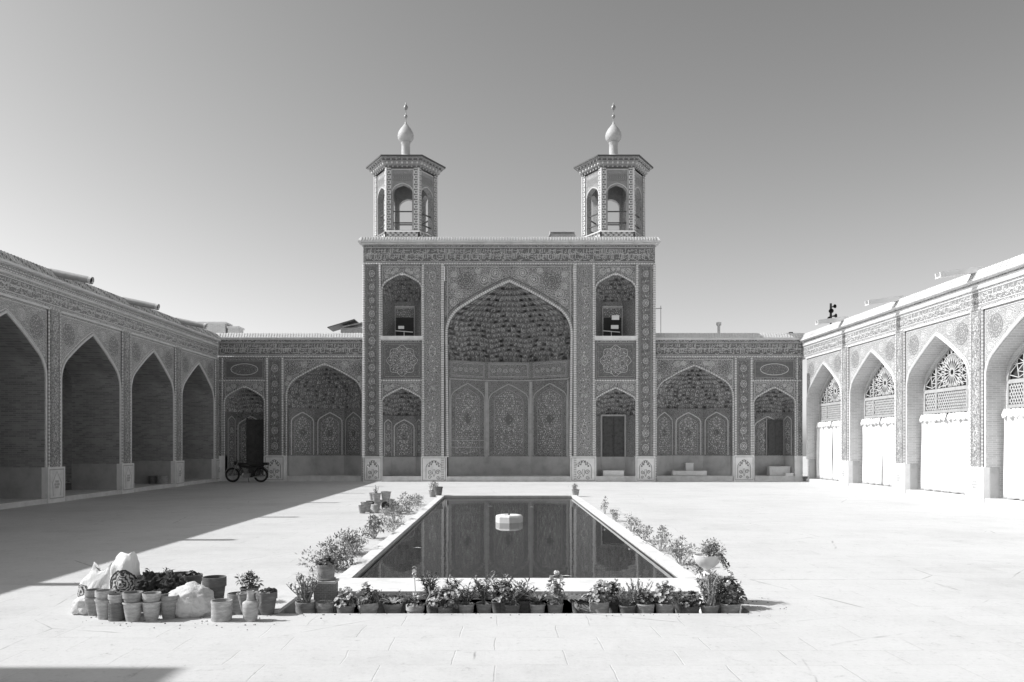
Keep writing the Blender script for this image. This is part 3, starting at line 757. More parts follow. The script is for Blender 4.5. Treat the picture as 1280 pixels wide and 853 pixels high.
# ================================================================== BACK WINGS
D=38.5
def wing(label,x0,x1,big,small,pil,flip,foot):
    cx=(x0+x1)/2; root=thing('wing_wall',label,'tiled wall',(cx,D,0)); OFFS[root.name]=(cx,0,0)
    mats=['tile','orn','orn2','dark','rope_l','rope_d']
    zt=5.93; zpl=1.22; zf=.24
    (bc,ba,bz),(sc_,sa,sz)=big,small
    # big arch bay
    bp=arch(bc,ba,bz-1.56,1.50,.50,22)
    edge=[pil[0]-.08,pil[1]+.08]
    bx0,bx1=(edge[1],x1) if not flip else (x0,edge[0])
    mb=MB(); wall_arch(mb,bx0,bx1,zpl,zt,bp,0,0); pl=Pl(mb)
    spandrel(pl,bx0+.02,bx1-.1,zt-.04,bp,1,2,3,bc,.16,.85,bz-1.45)
    rope(mb,[(bc-ba-.04,zpl)]+offset_arch(bp,bc,.04)+[(bc+ba+.04,zpl)],-.01,.04,4,5)
    part(mb,'arch_panel',mats,root)
    poly=[(-ba,0),(-ba,.35),(-ba*.40,1.25),(ba*.40,1.25),(ba,.35),(ba,0)]
    niche(root,'n',bc,ba,zpl,bp,poly,3.55,10,.20,zpl,True,amp=.07,zfloor=zf)
    # small corner bay
    sp=arch(sc_,sa,sz-.78,.74,.55,16); s0,s1=(x0,edge[0]) if not flip else (edge[1],x1)
    mb=MB(); wall_arch(mb,s0,s1,zpl,4.78,sp,0,0); mb.quad((s0,0,4.78),(s1,0,4.78),(s1,0,zt),(s0,0,zt),0)
    pl=Pl(mb); spandrel(pl,sc_-sa-.02,sc_+sa+.02,4.76,sp,1,2,3,sc_,.12,.6,sz-.7)
    pl.rect(sc_-sa,sc_+sa,4.95,5.82,3,.004); pl.border(sc_-sa+.03,sc_+sa-.03,4.98,5.79,.02,2,.007)
    pl.ring(sc_,5.38,sa*.7,.03,1,.009,18,.27); pl.dots(sc_-sa*.7,sc_+sa*.7,5.15,5.62,.08,.018,2,lambda a,b:math.hypot((a-sc_)/(sa*.68),(b-5.38)/.25)<1,.008,.8)
    rope(mb,[(sc_-sa-.04,zpl)]+offset_arch(sp,sc_,.04)+[(sc_+sa+.04,zpl)],-.01,.04,4,5)
    rope(mb,[(s0+.03,4.84),(s1-.03,4.84)],0,.04,4,5)
    rope(mb,[(sc_-sa-.14,zpl),(sc_-sa-.14,zt)],0,.035,4,5); rope(mb,[(sc_+sa+.13,zpl),(sc_+sa+.13,zt)],0,.035,4,5)
    part(mb,'corner_arch_panel',mats,root)
    poly=[(-sa,0),(-sa,.3),(-sa*.8,.98),(sa*.8,.98),(sa,.3),(sa,0)]
    niche(root,'n',sc_,sa,zf if not flip else zpl,sp,poly,3.35,6,.18,zf if not flip else zpl,True,amp=.055,zfloor=zf)
    if not flip:
        mb=MB(); mb.box(sc_-.12,sc_+sa*.78,.93,.975,zf,3.0,0); mb.box(sc_-.20,sc_-.121,.91,.975,zf,3.08,1); part(mb,'doorway',['wood','wood'],root)  # flat dark panel, its colour standing in for the unlit passage
    # pilaster
    mb=MB(); mb.box(pil[0]-.08,pil[1]+.08,-.015,.2,zpl,zt,0); pl=Pl(mb,(0,-.015,0)); cart_strip(pl,pil[0]+.0,pil[1],zpl+.02,zt-.05,1,2,3)
    for xx in (pil[0]-.06,pil[1]+.06): rope(mb,[(xx,zpl),(xx,zt)],-.03,.05,4,5)
    part(mb,'pilaster',mats,root)
    if True:
        mb=MB(); xx=bx1-.05 if not flip else bx0+.05; rope(mb,[(xx,0.02),(xx,zt)],-.02,.05,0,1); part(mb,'rope_moulding',['rope_l','rope_d'],root)
    # carved foot
    carved_foot(root,pil[0]-.17,pil[1]+.17,-.09,1.24)
    for (c0,c1) in ([(s0,sc_-sa),(sc_+sa,pil[0]-.17)] if not flip else [(pil[1]+.17,sc_-sa),(sc_+sa,s1)])+([(pil[1]+.17,bc-ba),(bc+ba,x1)] if not flip else [(x0,bc-ba),(bc+ba,pil[0]-.17)]):
        if c1-c0>.02: mb=MB(); mb.box(c0,c1,-.03,.3,-.02,1.22,0); part(mb,'pier_foot',['marble_w'],root)
    for (c0,c1) in ((bc-ba,bc+ba),(sc_-sa,sc_+sa)):
        mb=MB(); mb.box(c0,c1,-.08,.32,-.02,.22,0); mb.box(c0,c1,-.09,.10,.223,.26,0); part(mb,'step',['stone'],root)
    # frieze, cornice, coping
    mb=MB(); mb.box(x0,x1,-.03,.3,zt+.0,6.80,0); pl=Pl(mb,(0,-.03,0)); frieze(pl,x0+.02,x1-.02,6.05,6.68,1,2,3,.75); rope(mb,[(x0,5.99),(x1,5.99)],-.035,.035,4,5)
    part(mb,'inscription_frieze',mats,root)
    mb=MB(); mb.box(x0-.1,x1+.1,-.12,.3,6.80,6.86,1)
    mb.add([(x0-.1,-.16,6.862),(x1+.1,-.16,6.862),(x1+.1,.0,7.12),(x0-.1,.0,7.12)],[(0,1,2,3)],1)
    for q in range(int((x1-x0)/.13)): xx=x0+.065+q*.13; mb.bar((xx,-.17,6.88),(xx,-.012,7.125),.075,.03,2)
    mb.add([(x0-.1,.0,7.12),(x1+.1,.0,7.12),(x1+.1,.4,7.14),(x0-.1,.4,7.14),(x1+.1,.4,6.8),(x0-.1,.4,6.8)],[(0,1,2,3),(3,2,4,5)],1)
    mb.quad((x0-.1,-.16,6.862),(x1+.1,-.16,6.862),(x1+.1,.0,6.861),(x0-.1,.0,6.861),1)
    part(mb,'cornice',['brick_c','plaster','rope_l'],root)
    mb=MB(); mb.box(x0-2,x1+2,.4,6,6.4,6.6,0); mb.box(x0-2,x1+2,5.8,6,0,6.4,0); part(mb,'roof',['plaster'],root)
    return root
def carved_foot(root,x0,x1,y,z1):
    mb=MB(); mb.box(x0,x1,y,.4,-.02,z1,0); pl=Pl(mb,(0,y,0)); c=(x0+x1)/2; w=(x1-x0)/2
    pl.border(x0+.05,x1-.05,.06,z1-.06,.02,1,.005)
    ap=arch(c,w*.62,z1*.55,z1*.28,.5,10)
    pl.ribbon([(c-w*.62,.15)]+ap+[(c+w*.62,.15)],.025,1,.005)
    # vase of flowers, flat marks: shade of carved hollows painted as dark colour
    for i in range(9):
        t=PI*i/8; pl.disc(c+w*.38*math.cos(t),z1*.62+.24*math.sin(t),.045,1,.006,6)
    for i in range(6):
        t=PI*i/5; pl.disc(c+w*.2*math.cos(t),z1*.68+.14*math.sin(t),.04,1,.006,6)
    for s_ in (-1,1):
        pl.spiral(c+s_*w*.3,z1*.38,w*.2,.03,1,s_,0,1.4,.006); pl.spiral(c+s_*w*.33,z1*.17,w*.16,.025,1,-s_,0,1.3,.006); pl.ribbon([(c,z1*.2),(c+s_*w*.12,z1*.35),(c+s_*w*.05,z1*.5)],.02,1,.006)
    for i in range(7):   # raised knobs
        t=PI*(i+.5)/7; u=c+w*.52*math.cos(t); v=z1*.52+.34*math.sin(t); mb.lathe([(.04,0),(.03,.02),(0,.03)],(0,0,0),0,6); n=len(mb.v)
        for q_ in range(n-18,n):
            a=mb.v[q_]; mb.v[q_]=(u+a[0],y-a[2],v+a[1])
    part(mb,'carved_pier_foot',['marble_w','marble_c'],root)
LWing=wing('shaded tiled wing left of the tall portal, with a motorcycle standing before its corner niche',-13.63,-6.60,(X(405.5,D),1.79,5.66),(X(305.5,D),.93,4.57),(X(335.5,D),X(351.6,D)),False,None)
RWing=wing('bright tiled wing right of the tall portal, with a stone bench inside its big arch',7.36,14.48,(X(868,D),1.83,5.60),(X(968,D),.97,4.52),(X(921,D),X(937.7,D)),True,None)
# ================================================================== CENTRAL PORTAL (iwan)
D2=38.05
IX=X(636.3,D2)
def fx(px): return X(px,D2)
def fz(py): return Z(py,D2)
iw=thing('iwan_portal','tall tiled central portal with a huge pointed arch and honeycomb vault','portal',(IX,D2,0)); OFFS[iw.name]=(IX,0,0)
mats=['tile','orn','orn2','dark','rope_l','rope_d']
zt=fz(331); ztop=fz(304)
bl_,br_=fx(454.5),fx(818.5)
zpl=fz(571.5); zf=.24
mp=arch(IX,fx(713.7)-IX-.02,fz(417),fz(353)-fz(417),.54,30); ma_=fx(713.7)-IX-.02
mb=MB(); wall_arch(mb,fx(556),fx(716.5),zpl,zt,mp,.0,0); pl=Pl(mb)
spandrel(pl,fx(558.5),fx(714),zt-.05,mp,1,2,3,IX,.22,1.15,fz(405))
rope(mb,[(IX-ma_,zpl)]+offset_arch(mp,IX,.06)+[(IX+ma_,zpl)],-.03,.065,4,5,.05,8)
pl.ribbon(offset_arch(mp,IX,.24),.05,3,.006)
part(mb,'main_arch_panel',mats,iw)
poly=[(-ma_,0),(-ma_,.85),(-1.12,1.95),(1.12,1.95),(ma_,.85),(ma_,0)]
niche(iw,'n',IX,ma_,zpl,mp,poly,Z(452.5,40),15,.23,zpl,True,amp=.125,band=True,zfloor=zf)
# pale joints of a repaired tile patch on the left panel
def pilaster(x0,x1,rich=1):
    mb=MB(); mb.box(x0-.05,x1+.05,-.06,.3,zpl,zt,0); pl=Pl(mb,(0,-.06,0)); cart_strip(pl,x0,x1,zpl+.02,zt-.04,1,2,3,rich)
    part(mb,'pilaster',mats,iw)
P4=[(fx(457.5),fx(472.5)),(fx(531),fx(550.5)),(fx(721.5),fx(739.5)),(fx(799),fx(814.5))]
for i,(a,b) in enumerate(P4): pilaster(a,b,2 if i in(1,2) else 1)
for px,r_ in ((455.2,.06),(475.2,.055),(529,.055),(553.4,.075),(718.6,.075),(742,.055),(796.2,.055),(817.6,.06)):
    mb=MB(); rope(mb,[(fx(px),zpl if r_<.07 else .05),(fx(px),zt)],-.075,r_,0,1,.055,8); part(mb,'rope_moulding',['rope_l','rope_d'],iw)
for (a,b,side) in ((fx(478.2),fx(526.8),'l'),(fx(744.8),fx(794.2),'r')):
    c=(a+b)/2; h=(b-a)/2; e0=fx(475.2) if side=='l' else fx(742); e1=fx(529) if side=='l' else fx(796.2)
    # upper niche
    up=arch(c,h,fz(363),fz(343)-fz(363),.5,16); z0=fz(420.5)
    mb=MB(); wall_arch(mb,e0,e1,z0,zt,up,0,0); pl=Pl(mb); spandrel(pl,a-.03,b+.03,zt-.05,up,1,2,3,c,.14,.6,fz(361))
    rope(mb,[(c-h-.04,z0)]+offset_arch(up,c,.04)+[(c+h+.04,z0)],-.02,.045,4,5)
    part(mb,'upper_niche_arch',mats,iw)
    poly=[(-h,0),(-h,.35),(-h*.5,1.1),(h*.5,1.1),(h,.35),(h,0)]
    niche(iw,'n',c,h,z0,up,poly,fz(372),6,.18,z0+.02,False,amp=.06,zfloor=z0+.01)
    mb=MB(); pl=Pl(mb,(0,1.09,0)); dz=z0+1.05
    mb.box(c-.42,c+.42,1.05,1.095,z0,dz,0); pl=Pl(mb,(0,1.05,0)); 
    for xx in(-.4,.0,.4): pass
    part(mb,'doorway',['void','frame'],iw)
    mb=MB(); pl=Pl(mb,(0,1.08,0)); pl.border(c-.5,c+.5,z0,dz+.5,.04,1,.01); pl.dots(c-.4,c+.4,dz+.06,dz+.45,.09,.025,1,None,.012,.9); pl.rect(c-.55,c+.55,dz+.52,dz+.57,1,.02)
    part(mb,'doorway_surround',['orn2','orn'],iw)
    mb=MB(); mb.box(a-.08,b+.08,-.13,.2,z0-.16,z0-.001,0); mb.box(a-.05,b+.05,-.09,.1,z0-.20,z0-.163,0); part(mb,'niche_sill',['marble_w'],iw)
    # middle medallion panel
    mb=MB(); mb.quad((e0,0,fz(477)),(e1,0,fz(477)),(e1,0,z0-.2),(e0,0,z0-.2),0); pl=Pl(mb); medallion_panel(pl,a-.03,b+.03,fz(474.5),fz(427.5),1,2,3)
    rope(mb,[(e0+.04,fz(475.8)),(e1-.04,fz(475.8))],-.03,.05,4,5)
    part(mb,'medallion_panel',mats,iw)
    # lower niche
    lp=arch(c,h,fz(503),fz(486.5)-fz(503)+.02,.5,16)
    mb=MB(); wall_arch(mb,e0,e1,zpl,fz(477),lp,0,0); pl=Pl(mb); spandrel(pl,a-.03,b+.03,fz(478),lp,1,2,3,c,.13,.6,fz(500))
    rope(mb,[(c-h-.04,zpl)]+offset_arch(lp,c,.04)+[(c+h+.04,zpl)],-.02,.045,4,5); part(mb,'lower_niche_arch',mats,iw)
    niche(iw,'n',c,h,zpl,lp,[(-h,0),(-h,.3),(-h*.62,.85),(h*.62,.85),(h,.3),(h,0)],fz(519),6,.17,zpl,side=='l',amp=.06,zfloor=zf)
    mb=MB(); mb.box(a-.02,b+.02,-.10,.3,-.02,.22,0); mb.box(a-.02,b+.02,-.115,.1,.223,.26,0); part(mb,'step',['stone'],iw)
    if side=='r':
        mb=MB(); mb.box(c-.62,c-.54,.76,.84,zpl,zpl+2.05,0); mb.box(c+.54,c+.62,.76,.84,zpl,zpl+2.05,0); mb.box(c-.54,c+.54,.76,.84,zpl+1.97,zpl+2.05,0)
        d_=part(mb,'door_frame',['frame'],iw)
        for s_ in (-1,1):
            mb=MB(); xa,xb=sorted((c+s_*.01,c+s_*.53)); mb.box(xa,xb,.79,.84,zpl,zpl+1.96,0); mb.box(xa+.06,xb-.06,.77,.79,zpl+.1,zpl+.55,0); mb.box(xa+.06,xb-.06,.77,.79,zpl+.65,zpl+1.85,0); mb.tube([(c+s_*.05,.76,zpl+1.0),(c+s_*.05,.73,zpl+1.02)],.02,1,n=6)
            part(mb,'door_leaf',['wood','black'],iw)
for i,(a,b) in enumerate(((454.5,478.3),(526.7,558.7),(712.8,744.9),(794.1,818.8))): carved_foot(iw,fx(a),fx(b),-.10-.004*i,fz(571.8)+.04)
mb=MB(); mb.box(fx(558.7)+.001,fx(712.8)-.001,-.09,.9,-.02,.20,0); mb.box(fx(558.7)+.001,fx(712.8)-.001,-.11,.12,.203,.245,0); part(mb,'step',['stone'],iw)
mb=MB(); mb.box(bl_,br_,-.065,.35,zt,fz(306.5),0); pl=Pl(mb,(0,-.065,0)); frieze(pl,bl_+.12,br_-.12,fz(328.5),fz(309.5),1,2,3,.8); rope(mb,[(bl_,zt+.03),(br_,zt+.03)],-.07,.035,4,5)
part(mb,'inscription_frieze',mats,iw)
mb=MB(); x0,x1=bl_-.12,br_+.12
mb.box(x0,x1,-.16,.4,fz(306.5),fz(305)+.02,1); mb.box(x0-.1,x1+.1,-.30,.4,fz(305)+.023,fz(302.6),1)
zc=fz(302.6)+.002
mb.add([(x0-.1,-.28,zc),(x1+.1,-.28,zc),(x1+.02,-.1,zc+.2),(x0-.02,-.1,zc+.2)],[(0,1,2,3)],1)
for q in range(int((x1-x0)/.13)): xx=x0+.065+q*.13; mb.bar((xx,-.285,zc+.02),(xx,-.11,zc+.205),.06,.03,2)
mb.add([(x0-.02,-.1,zc+.2),(x1+.02,-.1,zc+.2),(x1+.02,6,zc+.2),(x0-.02,6,zc+.2)],[(0,1,2,3)],1)
part(mb,'cornice',['brick_c','stone','rope_d'],iw)
mb=MB(); mb.box(bl_,bl_+.3,.0,6,0,zt+.4,0); mb.box(br_-.3,br_,0,6,0,zt+.4,0); mb.box(bl_+.31,br_-.31,5.8,6,0,zt+.4,0); part(mb,'side_wall',['brick'],iw)
# ================================================================== TURRETS
TD=40.05; TZ=zc+.2
def turret(cxp,label):
    root=thing('roof_turret',label,'turret',(X(cxp,TD),TD,TZ))
    b0=0; Rb=1.56; ap=Rb*math.cos(PI/6); z1=.50; zsill=z1; ztp=3.55
    body=MB(); mats=['turret_tile','ornA','orn2','dark','rope_l','rope_d','void']
    hw=Rb/2
    # plinth
    pl_mb=MB()
    for k_ in range(6):
        ang=k_*PI/3; rot=Matrix.Rotation(ang,4,'Z')
        f_=MB()
        f_.quad((-hw*.98,-ap-.06,0),(hw*.98,-ap-.06,0),(hw*.98,-ap-.06,z1-.07),(-hw*.98,-ap-.06,z1-.07),0)
        q=Pl(f_,(0,-ap-.06,0))
        for i in range(12):
            for j in range(4): 
                u=-hw*.9+i*hw*1.8/11; v=.06+j*.11; q.disc(u,v,.055,1 if (i+j)%2 else 3,.004,4)
        f_.add([(-hw*1.12,-ap-.14,z1-.068),(hw*1.12,-ap-.14,z1-.068),(hw,-ap+.02,z1+.04),(-hw,-ap+.02,z1+.04)],[(0,1,2,3)],4)
        f_.quad((-hw*1.12,-ap-.14,z1-.07),(hw*1.12,-ap-.14,z1-.07),(hw*.98,-ap-.06,z1-.072),(-hw*.98,-ap-.06,z1-.072),4)
        pl_mb.merge(f_,rot)
        g=MB(); pts=arch(0,.46,2.35,.42,.35,12)
        a0=hw-.235
        wall_arch(g,-a0,a0,z1,ztp,pts,-ap+.05,0)
        # inner face
        wall_arch(g,-hw+.18,hw-.18,z1,ztp,pts,-ap+.32,0)
        intrados(g,pts,z1,-ap+.05,-ap+.32,0)
        q=Pl(g,(0,-ap+.05,0)); q.ribbon([(-.5,z1)]+offset_arch(pts,0,.05)+[(.5,z1)],.03,4,.006); q.border(-a0+.01,a0-.01,z1,3.5,.03,4,.006)
        for i in range(9):
            for j in range(3): 
                u=-.42+i*.105; v=2.98+j*.12
                q.disc(u+(.05 if j%2 else 0),v,.062,3,.005,4); q.disc(u,v,.02,1,.007,4)
        # corner pier (at the left corner of this face), two faces with diamond pattern
        g.quad((-hw,-ap,z1),(-a0,-ap,z1),(-a0,-ap,ztp),(-hw,-ap,ztp),0); g.quad((-a0,-ap,z1),(-a0,-ap+.05,z1),(-a0,-ap+.05,ztp),(-a0,-ap,ztp),0)
        g.quad((a0,-ap,z1),(hw,-ap,z1),(hw,-ap,ztp),(a0,-ap,ztp),0); g.quad((a0,-ap,z1),(a0,-ap+.05,z1),(a0,-ap+.05,ztp),(a0,-ap,ztp),0)
        q=Pl(g,(0,-ap,0)); q.rect(-hw+.02,-a0-.01,z1,ztp,4,.002); q.rect(a0+.01,hw-.02,z1,ztp,4,.002)
        for j in range(25):
            v=z1+.08+j*.12
            for i in range(2):
                for s_ in (-1,1): q.disc(s_*(a0+.06+i*.105+(.05 if j%2 else 0)),v,.058,3,.004,4)
        rope(g,[(-hw,z1),(-hw,ztp)],-ap,.05,4,4,.5)
        # bracket cornice: three corbelled rows
        zz=ztp; rr=ap
        for row in range(3):
            r0=ap+.03+row*.10; r1=r0+.11; s0=r0/math.cos(PI/6)/2; s1_=r1/math.cos(PI/6)/2; n=7
            g.quad((-s0,-r0,zz),(s0,-r0,zz),(s0,-r0,zz+.09),(-s0,-r0,zz+.09),3 if row!=1 else 2)
            g.quad((-s0,-r0,zz+.09),(s0,-r0,zz+.09),(s1_,-r1,zz+.14),(-s1_,-r1,zz+.14),0)
            for i in range(n):
                u=-s0+(i+.5)*2*s0/n; g.box(u-.035,u+.035,-r0-.045,-r0+.01,zz+.02,zz+.1,2 if row!=1 else 1)
            zz+=.142
        body.merge(g,rot)
    # ring beam inside, floor
    body.lathe([(Rb*.9,ztp-.0),(0,ztp+.02)],(0,0,0),6,6)
    pl_mb.add([(Rb*math.cos(k_*PI/3),Rb*math.sin(k_*PI/3),z1+.03) for k_ in range(6)],[tuple(range(6))],4)
    pl_mb.build('turret_plinth',['tileA','orn','dark','dark','plaster'],root)
    body.build('lantern_body',mats,root)
    zr=ztp+.43
    rf=MB(); Rr=2.0
    rf.lathe([(Rr*.9,zr-.02),(Rr,zr),(Rr,zr+.07),(Rr*.97,zr+.09),(.55,zr+.48),(0,zr+.5)],(0,0,0),[0,0,0,1,1,1],6); rf.sm=[False]*len(rf.f)
    rf.build('turret_roof',['wood','tin'],root)
    bu=MB(); z=zr+.4
    bu.lathe([(.62,0),(.52,.12),(.3,.2),(.22,.24),(.215,.6),(.215,.82),(.24,.85),(.24,.88),(.2,.9),(.31,.97),(.385,1.08),(.405,1.22),(.375,1.38),(.28,1.55),(.16,1.70),(.06,1.83),(.025,1.95),(0,1.95)],(0,0,z),0,24)
    bd=bu.build('onion_bulb','bulb',root)
    fi=MB(); fi.lathe([(0,0),(.02,0),(.02,.2),(.07,.24),(.09,.3),(.07,.36),(.02,.40),(.018,.6),(.06,.64),(.1,.7),(.11,.77),(.07,.84),(.03,.9),(.012,1.02),(0,1.02)],(0,0,z+1.9),0,12)
    fi.build('finial','tin',bd)
    for k_ in range(6):
        rot=Matrix.Rotation(k_*PI/3,4,'Z')
        for zz in (.93,1.48): g=MB(); g.bar((-.47,-ap+.18,zz),(.47,-ap+.18,zz),.06,.05,0); g.xf(rot); g.build('rail','wood',root)
    return root
turret(507.2,'hexagonal roof lantern with onion bulb finial at the left end of the portal roof')
turret(766.8,'hexagonal roof lantern with onion bulb finial at the right end of the portal roof')
# ================================================================== ROOF CLUTTER
def simple(name,label,cat,loc,mb,mats,pn=None,group=None,rz=0):
    o=mb.build(name,mats); o.location=loc; o.rotation_euler=(0,0,rz); return tag(o,label,cat,group)
mb=MB(); mb.add([(-.9,-.6,0),(.9,-.6,0),(.9,.9,0),(-.9,.9,0),(-.55,-.2,.78),(.6,-.2,.78),(.6,.6,.78),(-.55,.6,.78)],[(0,1,5,4),(1,2,6,5),(2,3,7,6),(3,0,4,7),(4,5,6,7)],0)
mb.box(-.6,.65,-.25,.65,.783,.84,1)
simple('roof_hatch','low sloping roof hatch beside the right turret on the portal roof','roof hatch',(X(702,40.2),40.2,TZ),mb,['tin','plaster'])
mb=MB(); mb.bar((-.85,0,.0),(.55,0,.42),1.4,.05,0); mb.bar((-.1,0,.05),(.95,0,.27),1.2,.05,1); mb.box(-.2,.9,-.5,.5,-.5,.02,1)
simple('roof_shelter','small dark tilted shelter roof just left of the tall portal','shelter',(X(433,42),42,Z(412,42)),mb,['wood','tin'])
mb=MB(); mb.box(-1.0,.35,-.5,.5,0,1.35,0); mb.box(-1.05,.4,-.55,.55,1.353,1.45,1); mb.box(.45,1.0,-.4,.4,0,1.15,0); mb.box(.42,1.05,-.45,.45,1.153,1.24,1)
simple('brick_chimney','low brick chimney block above the shaded left corner of the court','chimney',(X(277,41.5),41.5,6.6),mb,['brick_p','plaster'])
t=thing('roof_antenna','thin antenna mast beside the right edge of the tall portal','antenna',(X(826,40),40,6.6))
mb=MB(); mb.tube([(0,0,0),(0,0,2.1)],.014,0,n=6); mb.build('mast','tin',t); mb=MB(); mb.bar((-.35,0,1.95),(.05,0,1.98),.03,.03); mb.bar((-.3,0,1.9),(-.3,0,2.0),.02,.02); mb.build('aerial_arm','tin',t)
t=thing('vent_pipe','short white vent pipe with a cap on the right wing roof','vent pipe',(X(898.5,40),40,6.6))
mb=MB(); mb.tube([(0,0,0),(0,0,1.15)],.07,0,n=10); mb.build('pipe','white',t); mb=MB(); mb.lathe([(.07,1.1),(.13,1.14),(.13,1.26),(0,1.3)],(0,0,0),0,10); mb.build('vent_cap','white',t)
mb=MB(); mb.box(-.35,.35,-.3,.3,0,.62,0); mb.box(-.1,.05,-.1,.1,.62,.78,0)
simple('roof_box','low dark box on the right wing roof near the corner','box',(X(989,40),40,6.6),mb,['wood'])
t=thing('loudspeaker_mast','short mast carrying dark horn loudspeakers above the sunlit arcade roof','loudspeaker mast',(X(1038.5,43),43,6.6))
mb=MB(); mb.tube([(0,0,0),(0,0,1.7),(0,0,1.72),(0,0,2.75)],[.05,.05,.07,.06],0,n=8); mb.build('mast','black',t)
for (a,zz,s_) in ((-1.2,2.55,.5),(-1.9,2.3,.6),(-.9,2.05,.55),(-2.2,1.9,.5)):
    mb=MB(); mb.lathe([(.05*s_,0),(.07*s_,.12),(.13*s_,.24),(.22*s_,.3),(.2*s_,.31),(.05*s_,.16),(0,.16)],(0,0,0),0,12); mb.xf(Matrix.Translation((0,0,zz))@Matrix.Rotation(a,4,'Z')@Matrix.Rotation(PI/2,4,'Y')); mb.build('horn_speaker','black',t)
mb=MB(); mb.tube([(0,0,1.35),(.6,.2,1.12),(1.4,.5,.85),(2.2,.8,.55)],.02,0,n=5); mb.build('wire','black',t)
# tall block behind the camera on the left: throws the corner of shade at the bottom left of the court
sp_=thing('side_portal','high tiled block of the left arcade beside the camera, taller than the arches','wall',(-13.5,-2,0))
mb=MB(); mb.box(-4,.0,-9,8.44,0,9.8,0); pl=Pl(mb,(0.0,0,0),(0,1,0),(1,0,0))
for q in range(4): pl.border(-8+q*4,-4.6+q*4,1,9,.06,1,.01); pl.dots(-7.6+q*4,-5+q*4,1.5,8.6,.3,.05,1,None,.01,.6)
mb.build('block_wall',['tileA','ornA'],sp_); mb=MB(); mb.box(-4.1,.12,-9.1,8.50,9.803,9.9,0); mb.build('cornice','plaster',sp_)
# ================================================================== NICHE CONTENTS
def niche_lamp(cx,z,label,two):
    t=thing('floodlight',label,'floodlight',(cx,D2+.5,z)); 
    mb=MB(); mb.tube([(0,0,0),(0,0,.32)],.018,0,n=6); mb.bar((-.42,0,.33),(.42,.05,.27),.04,.035); mb.build('stand','white',t)
    mb=MB(); mb.box(-.02,.34,-.03,.05,.42,.60,0) if two else mb.box(-.28,.0,-.03,.05,.42,.56,0); mb.tube([(0,.02,.32),(.02,.02,.44)],.012,1,n=5); mb.build('lamp_head',['white','black'],t)
    if two: mb=MB(); mb.box(.02,.38,.0,.06,.86,1.08,0); mb.tube([(.1,.05,.6),(.1,.05,.9)],.012,1,n=5); mb.build('lamp_head',['white','black'],t)
niche_lamp(X(503.5,D2),fz(420.5),'white floodlight on a stand in the upper left niche of the portal',False)
niche_lamp(X(766,D2),fz(420.5),'pair of white floodlights on a stand in the upper right niche of the portal',True)
def block(name,label,cat,px0,px1,y0,y1,dd,th,mat,extra=None):
    mb=MB(); w=X(px1,dd)-X(px0,dd); h=Z(y0,dd)-Z(y1,dd); b=.015
    mb.box(-w/2,w/2,0,th,0,h-.04,0); mb.box(-w/2-b,w/2+b,-b,th+b,h-.038,h,0)
    return simple(name,label,cat,((X(px0,dd)+X(px1,dd))/2,dd,Z(y1,dd)),mb,[mat])
def put(name,label,cat,xc,y,z,w,th,h,mat):
    mb=MB(); b=.015; mb.box(-w/2,w/2,0,th,0,h-.04,0); mb.box(-w/2-b,w/2+b,-b,th+b,h-.038,h,0)
    return simple(name,label,cat,(xc,y,z),mb,[mat])
put('stone_bench','long low white stone bench inside the big arch of the right wing','bench',X(862,38.9),38.85,.262,1.65,.4,.22,'marble_w')
put('stone_block','small white stone cube standing on the bench of the right wing arch','block',X(864.5,39),39.4,.24,.38,.3,.62,'marble_w')
put('stone_trough','grey stone trough in the corner niche of the right wing','trough',X(974,38.9),38.8,.26,1.0,.45,.44,'stone')
put('stone_block','small white block on the step at the right corner of the court','block',X(988.5,38.3),38.42,.262,.34,.2,.13,'marble_w')
put('stone_block','pale stone block under the wooden double door of the portal','block',X(767.5,D2),D2+.12,.262,.98,.35,.26,'marble_w')
# door in the right corner niche
mb=MB(); mb.box(-.40,.38,0,.05,0,1.75,0); mb.box(-.32,-.02,-.02,.0,.12,.8,0); mb.box(.02,.3,-.02,.0,.12,.8,0); mb.box(-.32,-.02,-.02,0,.9,1.65,0); mb.box(.02,.3,-.02,0,.9,1.65,0); mb.box(-.44,-.41,-.02,.06,0,1.8,1)
o=mb.build('wooden_door',['wood','frame'],RWing); o.location=(13.47-RWing.location[0],.90,1.24)
